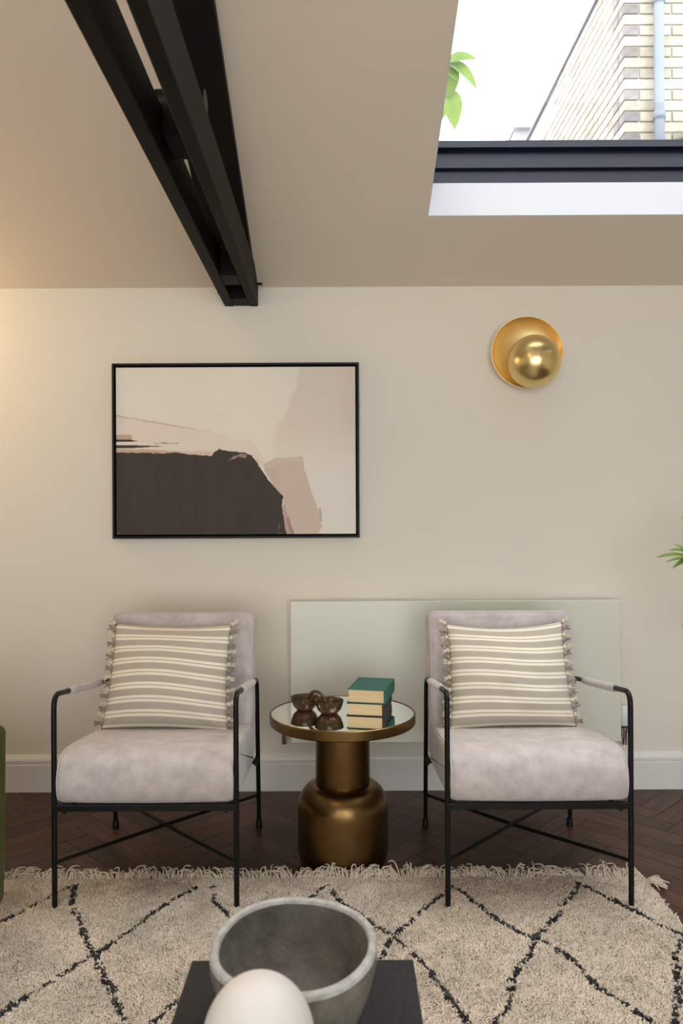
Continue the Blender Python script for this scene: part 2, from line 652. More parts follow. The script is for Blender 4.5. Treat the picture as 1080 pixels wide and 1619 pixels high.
TH = 0.158
bm = bmesh.new()
xs = [X0 - .15, SKY2[0], SKY2[1], SKY_X0, SKY_X1, X1 + .15]
us = [0.0, SKY_U0, SKY2[2], SKY_U1, SKY2[3], U_MAX]
for xa, xb in zip(xs[:-1], xs[1:]):
    # one strip of ceiling between two lines up the slope, broken where a roof window sits
    hole = (SKY2[2], SKY2[3]) if xa == SKY2[0] else (SKY_U0, SKY_U1) if xa == SKY_X0 else None
    for ua, ub in ((0.0, hole[0]), (hole[1], U_MAX)) if hole else ((0.0, U_MAX),):
        slope_box(bm, xa, xb, ua, ub, 0, TH)
add_box(bm, X0 - .15, X1 + .15, YB - .15, 0.2, FLAT_Z, FLAT_Z + .15)
bmesh.ops.remove_doubles(bm, verts=bm.verts, dist=1e-5)
ceiling = structure(from_bm('ceiling', bm, M_CEIL))
# the white lining of the roof-window openings
g = 0.004
for (xa, xb, ua, ub) in ((SKY_X0, SKY_X1, SKY_U0, SKY_U1), SKY2):
    bm = bmesh.new()
    slope_box(bm, xa, xb, ua, ua + g, 0.0005, TH)
    slope_box(bm, xa, xb, ub - g, ub, 0.0005, TH)
    slope_box(bm, xa, xa + g, ua + g, ub - g, 0.0005, TH)
    slope_box(bm, xb - g, xb, ua + g, ub - g, 0.0005, TH)
    from_bm('opening_lining', bm, M_REVEAL, ceiling)

# the roof windows: stepped dark frame and one large pane
def roof_window(name, xa, xb, ua, ub):
    w = structure(empty(name, slope((xa + xb) / 2, ua, TH)))
    wl = Vector(w.location)

    def ring(part, i, t0, t1):
        """rectangular ring round the opening reaching i metres inwards, from t0 to t1"""
        bm = bmesh.new()
        o = -0.05
        slope_box(bm, xa + o, xb - o, ua + o, ua + i, t0, t1)
        slope_box(bm, xa + o, xb - o, ub - i, ub - o, t0, t1)
        slope_box(bm, xa + o, xa + i, ua + i, ub - i, t0, t1)
        slope_box(bm, xb - i, xb - o, ua + i, ub - i, t0, t1)
        for v in bm.verts:
            v.co -= wl
        return from_bm(part, bm, M_ALU, w)
    ring('outer_frame', 0.002, TH, 0.225)
    ring('frame_step', 0.012, 0.2265, 0.270)
    ring('sash', 0.004, 0.2725, 0.320)
    ring('glazing_bead', 0.020, 0.323, 0.358)
    bm = bmesh.new()
    slope_box(bm, xa - .04, xb + .04, ua - .04, ub + .04, 0.362, 0.368)
    for v in bm.verts:
        v.co -= wl
    from_bm('pane', bm, M_GLASS, w)


roof_window('window_1', SKY_X0, SKY_X1, SKY_U0, SKY_U1)
roof_window('window_3', *SKY2)  # unseen, guessed for the daylight it lets in from the left

# unseen glazed doors behind the camera, guessed for the daylight they let in
w2 = structure(empty('window_2', ((WIN[0] + WIN[1]) / 2, YB - .075, WIN[2])))
cx2 = (WIN[0] + WIN[1]) / 2
hw = (WIN[1] - WIN[0]) / 2
hh = WIN[3] - WIN[2]
for k in range(5):
    x = -hw + 0.03 + k * (2 * hw - 0.06) / 4
    box('mullion', x - .03, x + .03, -.03, .03, 0, hh, M_ALU, w2)
for z in (0.03, hh - 0.03):
    box('rail', -hw, hw, -.028, .028, z - .03, z + .03, M_ALU, w2)
for k in range(4):
    xa = -hw + 0.06 + k * (2 * hw - 0.06) / 4
    box('pane', xa, xa + (2 * hw - 0.06) / 4 - 0.06, -.003, .003, 0.06, hh - .06, M_GLASS, w2)

# floor: herringbone blocks where the photograph shows them, the same parquet beyond
floor = structure(box('floor', X0 - .15, X1 + .15, YB - .15, WALL_Y + .14, -0.06, -0.012, M_BACKING))


def clip(poly, axis, lim, keep_less):
    out = []
    for i in range(len(poly)):
        a, b = poly[i - 1], poly[i]
        ia = (a[axis] <= lim) == keep_less
        ib = (b[axis] <= lim) == keep_less
        if ia != ib:
            t = (lim - a[axis]) / (b[axis] - a[axis])
            out.append((a[0] + (b[0] - a[0]) * t, a[1] + (b[1] - a[1]) * t))
        if ib:
            out.append(b)
    return out


def parquet(bounds, size, joined):
    w, L = size
    gap = 0.0006
    res = []
    rot = R(45)
    cr, sr = math.cos(rot), math.sin(rot)
    for b in range(-24, 25):
        for k in range(-70, 71):
            for kind in (0, 1):
                ox, oy = k * w + b * L, k * w - b * L
                if kind == 0:
                    r = [(ox, oy), (ox + L, oy), (ox + L, oy + w), (ox, oy + w)]
                else:
                    r = [(ox, oy + w), (ox + w, oy + w), (ox + w, oy + w + L), (ox, oy + w + L)]
                cxm, cym = (r[0][0] + r[2][0]) / 2, (r[0][1] + r[2][1]) / 2
                wx, wy = cxm * cr - cym * sr, cxm * sr + cym * cr
                wy += 1.5
                if not (bounds[0] - L < wx < bounds[1] + L and bounds[2] - L < wy < bounds[3] + L):
                    continue
                r = inset(ccw(r), gap)
                p = [(x * cr - y * sr, x * sr + y * cr + 1.5) for x, y in r]
                for ax, lim, kl in ((0, bounds[0], False), (0, bounds[1], True), (1, bounds[2], False), (1, bounds[3], True)):
                    if p:
                        p = clip(p, ax, lim, kl)
                if len(p) >= 3:
                    ang = rot + (0 if kind == 0 else R(90))
                    res.append((p, ang))
    return res


def plank_mesh(name, polys, z_of):
    V, Fc, UV = [], [], []
    for p, ang in polys:
        k, n = len(V), len(p)
        zt = z_of()
        # a narrow arris round the top of each block
        q = inset(ccw(p), 0.0009)
        p = ccw(p)
        V += [(x, y, zt) for x, y in q] + [(x, y, zt - .0012) for x, y in p] + [(x, y, -0.012) for x, y in p]
        Fc.append(tuple(k + i for i in range(n)))
        for s in (0, n):
            for i in range(n):
                j = (i + 1) % n
                Fc.append((k + s + i, k + s + n + i, k + s + n + j, k + s + j))
        ca, sa = math.cos(-ang), math.sin(-ang)
        off = random.random() * 40
        UV += [(x * ca - y * sa + off, x * sa + y * ca + off * .37) for x, y in q + p + p]
    me = bpy.data.meshes.new(name)
    me.from_pydata(V, [], Fc)
    uv = me.uv_layers.new(name='UVMap')
    li = np.zeros(len(me.loops), dtype=np.int32)
    me.loops.foreach_get('vertex_index', li)
    uv.data.foreach_set('uv', np.asarray(UV, dtype=np.float32)[li].ravel())
    me.materials.append(M_WOOD)
    o = bpy.data.objects.new(name, me)
    return link(o, floor)


SEEN = (-1.75, 1.85, 2.05, WALL_Y)
planks = parquet(SEEN, (0.09, 0.45), False)
for p, a in planks:
    plank_mesh('parquet_block', [(p, a)], lambda: -random.random() * 0.0006)
rest = []
for bnd in ((X0, SEEN[0], YB, WALL_Y), (SEEN[1], X1, YB, WALL_Y), (SEEN[0], SEEN[1], YB, SEEN[2])):
    rest += parquet(bnd, (0.09, 0.45), True)
o = plank_mesh('parquet_field', rest, lambda: -random.random() * 0.0006)
o['kind'] = 'stuff'


def skirting(name, x0, x1, y, zt):
    """moulded board along the wall: profile in (y, z), extruded along x"""
    prof = [(y, 0.0), (y - .018, 0.0), (y - .018, zt - .041), (y - .0165, zt - .0385), (y - .0145, zt - .038), (y - .0145, zt - .034), (y - .0165, zt - .033),
            (y - .0165, zt - .022), (y - .014, zt - .014), (y - .009, zt - .006), (y - .006, zt), (y, zt)]
    n = len(prof)
    V = [(x0, a, b) for a, b in prof] + [(x1, a, b) for a, b in prof]
    Fc = [(i, (i + 1) % n, n + (i + 1) % n, n + i) for i in range(n)] + [tuple(range(n - 1, -1, -1)), tuple(range(n, 2 * n))]
    return structure(mesh(name, V, Fc, M_TRIM))


skirting('baseboard_back', X0, X1, WALL_Y, 0.157)

# ------------------------------------------------------------------ outside the roof window
structure(box('ground', -12, 16, WALL_Y + .14, 34, -0.25, -0.05, M_GROUND))

bx, by = 1.98, 5.5                      # near corner of the neighbouring house
top_z = CAM_Z + 3.92
house = empty('neighbouring_house', (bx, by, -0.05), 'yellow brick house wall with a grey drainpipe beyond the roof window', 'house')


def hbox(name, x0, x1, y0, y1, z0, z1, m, bev=0.0):
    return box(name, x0 - bx, x1 - bx, y0 - by, y1 - by, z0 + .05, z1 + .05, m, house, bev)


hbox('wall', bx + .012, bx + 6, by + .012, by + 14, -0.05, top_z, M_MORTAR)
hbox('coping', bx - .018, bx + 6.05, by - .018, by + 14.05, top_z, top_z + .03, M_SLATE)
CH, BL, JT = 0.075, 0.225, 0.010
front_mesh = None
zlo = CAM_Z + 2.30
ncr = int((top_z - zlo) / CH)
brick_long = box('brick', 0, BL - JT, 0, 0.1025, 0, CH - JT, M_BRICK, house, 0.003, 1)
brick_side = box('brick', 0, 0.1025, 0, BL - JT, 0, CH - JT, M_BRICK, house, 0.003, 1)
brick_head = box('brick', 0, 0.1025, 0, 0.1025, 0, CH - JT, M_BRICKDARK, house, 0.003, 1)
used = set()
nb = 0


def put(proto, x, y, z):
    if proto.name not in used:
        o = proto
        used.add(proto.name)
    else:
        o = proto.copy()
        COL.objects.link(o)
    o.location = (x - bx, y - by, z + .05)
    return o


for c in range(ncr):
    z = top_z - (c + 1) * CH
    # front face, one brick-and-a-half each way at the corner
    x = bx
    if c % 2:
        put(brick_head, x, by, z)
        x += 0.1025 + JT
    else:
        put(brick_long, x, by, z)
        x += BL
    while x < bx + 0.75:
        put(brick_long, x, by, z)
        x += BL
    y = by + 0.1025 + JT + (BL / 2 if c % 2 else 0)
    if c % 2:
        put(brick_head, bx, by + 0.1025 + JT, z)
    while y < by + (2.6 if c > 2 else 1.6):
        put(brick_side, bx, y, z)
        y += BL
V, Fc = tube_data([(0.22, -.06, 0.0), (0.22, -.06, top_z - .1)], 0.034, 14)
dp = smooth_by_angle(mesh('drainpipe', V, Fc, M_LEAD, house, True), 50)
for z in (1.2, 2.4, CAM_Z + 2.75, CAM_Z + 3.55):
    V, Fc = tube_data([(0.22, -.06, z), (0.22, -.06, z + .05)], 0.042, 14)
    mesh('pipe_collar', V, Fc, M_LEAD, dp, True)

# pale far house just above the frame of the roof window
far = empty('distant_house', (4.9, 21.0, -0.05), 'pale rendered house far off, low in the roof window', 'house')
box('wall', -.25, 2.3, 0, 4, 0, 11.4, M_RENDER, far)
V = [(-.3, -.2, 11.4), (2.4, -.2, 11.4), (2.4, 4.2, 11.4), (-.3, 4.2, 11.4), (.1, 2, 12.5), (2.2, 2, 12.5)]
mesh('roof', V, [(0, 1, 5, 4), (2, 3, 4, 5), (1, 2, 5), (3, 0, 4), (3, 2, 1, 0)], M_RENDER, far)
box('chimney', .5, 1.0, 1.8, 2.2, 12.0, 13.4, M_RENDER, far)


def leaf_data(base, tip, width, droop_n=(0, 0, 1), fold=0.25, curve=0.1, n=8, shape=0.8):
    """a pointed leaf blade folded along its midrib"""
    base, tip = Vector(base), Vector(tip)
    ax = tip - base
    L = ax.length
    ax.normalize()
    up = Vector(droop_n)
    up = (up - ax * up.dot(ax)).normalized()
    sd = ax.cross(up)
    V, Fc = [], []
    for i in range(n + 1):
        t = i / n
        w = width * (math.sin(math.pi * min(1, t ** shape)) ** 0.75 if 0 < t < 1 else 0.03)
        c = base + ax * (L * t) + up * (curve * L * math.sin(math.pi * t))
        V += [c + sd * w * .5 + up * (w * fold), c, c - sd * w * .5 + up * (w * fold)]
    for i in range(n):
        for k in (0, 1):
            a = i * 3 + k
            Fc.append((a, a + 1, a + 4, a + 3))
    return V, Fc


# young tree whose top leaves show at the left edge of the roof window
tx, ty = 0.48, 4.55
tree = empty('garden_tree', (tx, ty, -0.05), 'young tree with big bright green leaves outside the roof window', 'tree')
tube('trunk', [(0, 0, 0), (.02, .01, 1.2), (-.02, 0, 2.4), (-.06, .02, 3.35)], [.035, .03, .022, .012], M_BARK, tree)
# s = 1250 / 4.55 px per metre there
def tp(px, py, dy=0.0):
    d = ty + dy
    return ((px - 540) * d / F_PX - tx, dy, CAM_Z + (812 - py) * d / F_PX + .05)
tube('branch', [(-.06, .02, 3.35), tp(706, 130), tp(708, 95)], [.012, .009, .006], M_BARK, tree)
for b_, t_, w_, nn in ((tp(704, 100), tp(757, 94, -.1), .085, (0, -1, .35)), (tp(708, 96), tp(757, 142, -.12), .085, (.2, -1, .3)),
                   (tp(708, 100), tp(712, 160, -.05), .13, (.2, -1, .1)), (tp(707, 140), tp(722, 206, -.1), .13, (.1, -1, .1)),
                   (tp(704, 110), tp(728, 130, -.1), .09, (.1, -1, .4)), (tp(700, 100), tp(672, 150), .12, (0, -1, .2)), (tp(704, 140), tp(690, 200, .1), .12, (0, -1, .2))):
    V, Fc = leaf_data(b_, t_, w_, nn, 0.15, 0.08)
    mesh('leaf', V, Fc, M_TREELEAF, tree, True)

# ------------------------------------------------------------------ roof truss
Z = CAM_Z
truss = empty('roof_truss', (-0.42, WALL_Y, Z + 0.90), 'black-painted timber truss running from the wall up under the ceiling', 'beam')


def tbox(name, x0, x1, y0, y1, z0, z1, m=M_BEAM, bev=0.003):
    return box(name, x0 + .42, x1 + .42, y0 - WALL_Y, y1 - WALL_Y, z0 - .90, z1 - .90, m, truss, bev, 1)


tbox('tie_beam', -.502, -.461, YB + .05, 3.428, .90, 1.025)
tbox('tie_beam', -.394, -.357, YB + .05, 3.428, .90, 1.045)
tbox('spacer_block', -.4605, -.3945, 2.985, 3.115, .902, 1.02)
tbox('spacer_block', -.4605, -.3945, 3.305, 3.428, .902, 1.02)
tbox('spacer_block', -.4605, -.3945, 1.985, 2.13, .955, 1.03)
V, Fc = tube_data([(-.07, 2.06 - WALL_Y, .168), (.058, 2.06 - WALL_Y, .168)], .036, 28)
smooth_by_angle(mesh('cross_pipe', V, Fc, M_BLACK, truss, True), 50)
V, Fc = tube_data([(.064, 3.35 - WALL_Y, .075), (.088, 3.35 - WALL_Y, .075)], .006, 12)
smooth_by_angle(mesh('bolt', V, Fc, M_BLACK, truss, True), 50)
bm = bmesh.new()
slope_box(bm, -.530, -.360, 0.0, U_MAX - .01, -.035, 0.0)
for v in bm.verts:
    v.co -= Vector(truss.location)
    v.co.y = min(v.co.y, -.002)
from_bm('rafter', bm, M_BEAM, truss)
truss.rotation_euler = (0, 0, 0.0098)

# ------------------------------------------------------------------ picture
pic = empty('framed_picture', (-0.4525, WALL_Y, 1.4695), 'abstract painting in off-white, blush and charcoal in a thin dark frame', 'picture')
PW, PH = 1.060, 0.752
bm = bmesh.new()
fw, fd = 0.0090, 0.040
for (a0, a1, b0, b1) in ((-PW / 2, PW / 2, PH / 2 - fw, PH / 2), (-PW / 2, PW / 2, -PH / 2, -PH / 2 + fw),
                         (-PW / 2, -PW / 2 + fw, -PH / 2 + fw, PH / 2 - fw), (PW / 2 - fw, PW / 2, -PH / 2 + fw, PH / 2 - fw)):
    add_box(bm, a0, a1, -fd, -.002, b0, b1)
from_bm('frame', bm, M_FRAME, pic)
box('backing_board', -PW / 2 + fw, PW / 2 - fw, -.010, -.003, -PH / 2 + fw, PH / 2 - fw, M_BACKING, pic)
CW, CHH = 1.0285, 0.718
NX, NZ = 560, 390
gu, gv = np.meshgrid(np.linspace(0, 1, NX), np.linspace(0, 1, NZ))     # u right, v down
CX = 60 + gu * 952
CY = 48 + gv * 662
jx = (vnoise(CX / 9, CY / 9, 1) - .5) * 5 + (vnoise(CX / 3.5, CY / 3.5, 2) - .5) * 2
jy = (vnoise(CX / 11, CY / 7, 3) - .5) * 5 + (vnoise(CX / 3.5, CY / 3.5, 4) - .5) * 2


def inside(poly, jit=1.0, sx=0.0, sy=0.0):
    x, y = CX + jx * jit + sx, CY + jy * jit + sy
    r = np.zeros(x.shape, bool)
    n = len(poly)
    for i in range(n):
        (xa, ya), (xb, yb) = poly[i - 1], poly[i]
        if ya == yb:
            continue
        c = ((ya > y) != (yb > y)) & (x < (xb - xa) * (y - ya) / (yb - ya) + xa)
        r ^= c
    return r


def paint(img, mask, c, a=1.0):
    a = mask * a
    img[...] = img * (1 - a[..., None]) + np.array(lin(c)) * a[..., None]


def sm(x, a, b):
    t = np.clip((x - a) / (b - a), 0, 1)
    return t * t * (3 - 2 * t)


img = np.empty((NZ, NX, 3))
img[...] = lin((232, 225, 212))
edge = 790 - (CY - 48) * 0.34 + jx * 2 + (vnoise(CX / 40, CY / 40, 8) - .5) * 40
paint(img, sm(CX, edge - 8, edge + 14) * (1 - sm(CY, 260, 470) * .75), (222, 207, 194), .85)
paint(img, sm(CX, 900, 1010) * (1 - sm(CY, 200, 500)), (213, 196, 181), .5)
paint(img, sm(CY, 380, 480) * (CX > 640), (226, 221, 212), .7)
paint(img, inside([(40, 236), (180, 258), (500, 315), (516, 340), (600, 333), (632, 388), (655, 425), (640, 445), (600, 402), (470, 372), (445, 400), (40, 390)], .7), (229, 215, 203), .85)
ln = np.abs(CY - (238 + (CX - 62) * 0.178) + jy)
paint(img, (ln < 3.2) * (CX < 500) * (1 - sm(CX, 250, 500)), (200, 176, 160), .75)
st = vnoise(CX / 60, CY / 2.2, 5)
paint(img, inside([(40, 314), (122, 314), (126, 337), (40, 337)], .5), (190, 165, 142), .9)
paint(img, inside([(40, 331), (110, 333), (150, 340), (40, 343)], .3), (62, 54, 48), 1)
paint(img, inside([(40, 343), (300, 350), (330, 356), (200, 352), (40, 352)], .5), (236, 226, 214), .8)
paint(img, inside([(40, 355), (110, 355), (250, 360), (120, 367), (40, 368)], .3), (66, 60, 55), 1)
paint(img, (np.abs(CY - 349 - jy) < 2.5) * (CX > 210) * (CX < 310), (150, 130, 118), .7)
paint(img, inside([(40, 371), (160, 371), (290, 379), (440, 385), (440, 402), (40, 402)], .5), (196, 165, 140), .85)
paint(img, inside([(300, 380), (452, 380), (445, 404), (300, 396)], .5), (222, 202, 184), .8)
paint(img, inside([(640, 436), (655, 428), (690, 410), (740, 406), (803, 402), (806, 455), (815, 470), (832, 532), (860, 608), (877, 682), (866, 702), (845, 720), (740, 720), (735, 650), (722, 570), (690, 525), (650, 455)], .7), (206, 186, 173), .95)
paint(img, inside([(640, 436), (690, 410), (803, 402), (800, 420), (720, 428), (650, 452)], 1.), (215, 197, 184), .6)
paint(img, inside([(645, 455), (700, 445), (725, 560), (715, 560), (690, 525)], 1.), (203, 182, 160), .5)
paint(img, inside([(863, 606), (874, 610), (877, 665), (868, 655)], .6), (178, 166, 156), .8)
paint(img, inside([(716, 600), (728, 590), (768, 720), (730, 720)], .6), (186, 158, 146), .9)
paint(img, inside([(735, 650), (745, 640), (768, 715), (755, 715)], .6), (160, 128, 118), .7)
DARK = [(40, 383), (150, 385), (250, 389), (285, 384), (390, 397), (440, 399), (450, 384), (468, 371), (500, 380), (570, 386), (600, 398), (635, 450), (660, 490), (690, 525), (723, 561), (717, 600), (738, 725), (40, 725)]
paint(img, inside(DARK, .75), (66, 61, 54), 1)
paint(img, inside(DARK, .75) * vnoise(CX / 25, CY / 60, 9), (58, 52, 46), .6)
paint(img, inside([(505, 420), (525, 400), (560, 390), (585, 396), (575, 406), (545, 402), (525, 410)], 1.2), (170, 148, 136), .75)
paint(img, inside([(612, 410), (622, 418), (636, 450), (626, 440)], 1.0), (190, 168, 156), .7)
paint(img, (vnoise(CX / 1.5, CY / 9, 12) > .82) * (CX < 70) * (CY > 560), (150, 140, 128), .6)
paint(img, (vnoise(CX / 3, CY / 12, 13) > .7) * (CX > 700) * (CX < 722) * (CY > 660), (150, 130, 120), .4)
V = np.stack([(gu - .5) * CW, np.full(gu.shape, -.0325), (.5 - gv) * CHH], -1).reshape(-1, 3)
idx = np.arange(NX * NZ).reshape(NZ, NX)
lp = np.stack([idx[:-1, :-1], idx[1:, :-1], idx[1:, 1:], idx[:-1, 1:]], -1).reshape(-1)
cv = fast_mesh('canvas', V, lp, 4, M_CANVAS, pic, img.reshape(-1, 3))
bm = bmesh.new()
for (a0, a1, b0, b1) in ((-CW / 2, CW / 2, CHH / 2 - .02, CHH / 2), (-CW / 2, CW / 2, -CHH / 2, -CHH / 2 + .02),
                         (-CW / 2, -CW / 2 + .02, -CHH / 2 + .02, CHH / 2 - .02), (CW / 2 - .02, CW / 2, -CHH / 2 + .02, CHH / 2 - .02)):
    add_box(bm, a0, a1, -.0322, -.0105, b0, b1)
from_bm('stretcher', bm, M_BACKING, pic)

# ------------------------------------------------------------------ wall lamp
sc = empty('wall_sconce', (0.7925, WALL_Y, 1.878), 'gold dish wall lamp with a brushed gold globe set low in it', 'wall lamp')


def dish(prof, seg=72):
    v, f = lathe_data(prof, seg)
    return [(x, -z, y) for x, y, z in v], f


pr = [(0.0, .016), (.05, .018), (.09, .026), (.12, .040), (.140, .057), (.1505, .074), (.1525, .074), (.1425, .055), (.122, .037), (.09, .022), (.05, .013), (.0, .012)]
V, Fc = dish(pr)
bm = bmesh.new()
bv = [bm.verts.new(p) for p in V]
for q in Fc:
    bm.faces.new([bv[i] for i in q])
bmesh.ops.remove_doubles(bm, verts=bm.verts, dist=1e-6)
smooth_by_angle(from_bm('dish', bm, M_GOLD, sc, True), 40)
V, Fc = dish([(.05, .001), (.05, .012), (.0, .012)])
smooth_by_angle(mesh('wall_plate', V, Fc, M_GOLD, sc, True), 40)
tube('stem', [(.004, -.016, -.03), (.007, -.06, -.05)], .012, M_GOLD, sc)
V, Fc = lathe_data([(0.109 * math.sin(R(a)) + 1e-9, -0.109 * math.cos(R(a))) for a in range(0, 181, 5)], 64)
bm = bmesh.new()
bv = [bm.verts.new(Vector((p[0] + .0085, p[1] - .150, p[2] - .0535))) for p in V]
for q in Fc:
    if len(q) < 10:
        bm.faces.new([bv[i] for i in q])
bmesh.ops.remove_doubles(bm, verts=bm.verts, dist=1e-5)
from_bm('globe', bm, M_GOLDBALL, sc, True)

# ------------------------------------------------------------------ radiator
rad = empty('panel_radiator', (0.4805, WALL_Y, 0.0), 'flat white panel radiator on the wall behind the brass table and right-hand chair', 'radiator')
RW, Z0, Z1 = 0.6995, 0.226, 0.826
yf = 3.346 - WALL_Y
box('front_panel', -RW, RW, yf, yf + .012, Z0, Z1, M_RAD, rad, .003, 2)
box('back_panel', -RW + .01, RW - .01, yf + .045, yf + .055, Z0 + .01, Z1 - .01, M_RAD, rad, .002, 1)
box('top_grille', -RW + .01, RW - .01, yf + .0125, yf + .0445, Z1 - .012, Z1 - .006, M_RAD, rad)
for s in (-1, 1):
    box('side_cover', s * RW - (.004 if s > 0 else 0), s * RW + (.004 if s < 0 else 0), yf + .0125, yf + .055, Z0 + .004, Z1 - .004, M_RAD, rad)
for k in range(28):
    x = -RW + .04 + k * (2 * RW - .08) / 27
    box('convector_fin', x - .002, x + .002, yf + .0125, yf + .0445, Z0 + .05, Z1 - .03, M_RADBACK, rad)
for x in (-.5, .5):
    box('bracket', x - .02, x + .02, yf + .0555, -.001, Z0 + .12, Z1 - .12, M_RADBACK, rad)


def vpts(*p):
    return [(a, b, c) for a, b, c in p]


# lockshield valve, left; thermostatic valve, right
xl = -RW - .030
yv = yf + .033
v1 = tube('lockshield_valve', vpts((xl, yv, .215), (xl, yv, .285)), [.0125, .0125], M_CHROME, rad, 16)
tube('valve_tail', vpts((xl, yv, .262), (-RW + .002, yv, .262)), .010, M_CHROME, v1)
tube('valve_cap', vpts((xl, yv, .285), (xl, yv, .305), (xl, yv, .312)), [.014, .013, .008], M_VALVE, v1, 16)
tube('supply_pipe', vpts((xl, yv, .222), (xl, -.0005, .222)), .0075, M_CHROME, v1)
xr = RW + .024
v2 = tube('thermostatic_valve', vpts((xr, yv, .205), (xr, yv, .250), (xr, yv, .262), (xr, yv, .278)), [.0125, .0125, .016, .016], M_CHROME, rad, 16)
tube('valve_tail', vpts((RW - .002, yv, .250), (xr, yv, .250)), .010, M_CHROME, v2)
tube('valve_head', vpts((xr, yv, .279), (xr, yv, .284), (xr, yv, .352), (xr, yv, .366), (xr, yv, .370)), [.018, .0215, .0215, .018, .008], M_VALVE, v2, 20)
tube('lock_ring', vpts((xr, yv, .2785), (xr, yv, .2885)), .0225, M_PLUG, v2, 20)
tube('supply_pipe', vpts((xr, yv, .213), (xr, -.0005, .213)), .0075, M_CHROME, v2)

# ------------------------------------------------------------------ armchairs
RUG_TOP = 0.022


def bend(p0, corner, p1, r, n=8):
    """rounded corner between two straight runs"""
    c = Vector(corner)
    a = (Vector(p0) - c).normalized()
    b = (Vector(p1) - c).normalized()
    s, e = c + a * r, c + b * r
    return [tuple(s * (1 - t) ** 2 + c * 2 * t * (1 - t) + e * t * t) for t in [i / n for i in range(n + 1)]]


def make_chair(cx, cy, half, label):
    t = empty('armchair', (cx, cy, 0), label, 'armchair', 'pair of grey armchairs')
    TR = 0.0082
    yF, yRb, yRt = -.324, .318, .262
    zA_f, zA_r = .657, .578
    for s in (-1, 1):
        x = s * half
        ff = (x, yF, RUG_TOP - .004)
        cF = (x, yF, zA_f)
        cR = (x, yRt, zA_r)
        fr = (x, yRb, .004)
        b1 = bend(ff, cF, cR, .045)
        b2 = bend(cF, cR, fr, .04)
        tube('leg', [ff, (x, yF, .3)] + b1, TR, M_BLACK, t)
        lg = tube('leg', b2 + [fr], TR, M_BLACK, t)
        tube('foot_glide', [(x, yRb, .0005), (x, yRb, .028), (x, yRb - .0015, .034)], [.0125, .0115, .0083], M_BLACK, lg)
        A, B = Vector(b1[-1]), Vector(b2[0])
        arm = tube('armrest', [tuple(A), tuple(B)], TR, M_BLACK, t)
        a, b = A + (B - A) * .17, A + (B - A) * .80
        n = 10
        tube('arm_sleeve', [tuple(a + (b - a) * i / n) for i in range(n + 1)], [.0125] + [.0138 + .0006 * math.sin(i * 2.1) for i in range(n - 1)] + [.0125], M_SUEDE, arm, 14)
        # side seat rail, falling to the back
        tube('seat_rail', [(x - s * .03, yF, .305), (x - s * .03, yRb - .042, .266)], .0075, M_BLACK, t)
        box('bracket', x - .010 if s > 0 else x - .002, x + .002 if s > 0 else x + .010, yRb - .062, yRb - .022, .255, .282, M_BLACK, t)
    box('seat_rail', -half, half, yF - .008, yF + .008, .307, .327, M_BLACK, t, .002, 1)
    box('seat_rail', -half, half, yRb - .048, yRb - .034, .256, .272, M_BLACK, t, .002, 1)
    tube('cross_brace', [(-half, yF, .152), (0, -.0, .142), (half, yRb - .006, .128)], .0062, M_BLACK, t)
    tube('cross_brace', [(half, yF, .150), (0, .004, .1285), (-half, yRb - .006, .126)], .0062, M_BLACK, t)
    # seat cushion: profile in (y, z)
    prof = [(-.318, .327), (-.338, .352), (-.343, .40), (-.330, .445), (-.300, .474), (-.24, .482), (-.12, .470), (.05, .450), (.185, .432), (.20, .40), (.215, .30), (.20, .281), (.0, .298), (-.2, .315)]
    prof = chaikin(prof, 2)
    hw_ = half - .0050
    seat = pad_obj('seat_cushion', prof, hw_, .020, lambda a, b, c: (c, a, b), M_SUEDE, t, .004)
    for s in (-1, 1):
        ring = inset(ccw(prof), .0055)
        pts = [(s * (hw_ - .0062), a, b) for a, b in ring]
        tube('piping', pts + [pts[0]], .0020, M_PIPING, seat, 6)
    # backrest: outline in (x, height along the back), leaning back
    lean = R(12.5)
    cl, sl = math.cos(lean), math.sin(lean)
    H = .53
    wb = half - .006
    rc = .028
    out = arc(wb - rc, H - rc, rc, 0, 90, 8) + arc(-wb + rc, H - rc, rc, 90, 180, 8) + [(-wb, .2), (-wb, 0.02), (-wb + .02, 0), (wb - .02, 0), (wb, 0.02), (wb, .2)]
    yb, zb = .195, .305

    def place(a, b, c):
        c = c - .006 * (1 - (a / wb) ** 2) * (1 if c < 0 else -1) * math.sin(math.pi * min(1, max(0, b / H)))
        return (a, yb + b * sl + c * cl, zb + b * cl - c * sl)
    back = pad_obj('backrest', out, .058, .026, place, M_SUEDE, t)
    ring = inset(ccw(out), .008)
    for c in (-.0505, .0505):
        pts = [place(a, b, c) for a, b in ring if b > .1]
        k = max(range(len(pts)), key=lambda i: (Vector(pts[i]) - Vector(pts[i - 1])).length)
        pts = pts[k:] + pts[:k]
        tube('piping', pts, .0022, M_PIPING, back, 6)
    return t


make_chair(-0.594, 2.70, .2735, 'mauve-grey suede armchair with black tube arms, under the painting')
make_chair(0.590, 2.70, .2755, 'mauve-grey suede armchair with black tube arms, in front of the radiator')

# ------------------------------------------------------------------ cushions
tassel_mesh = {}


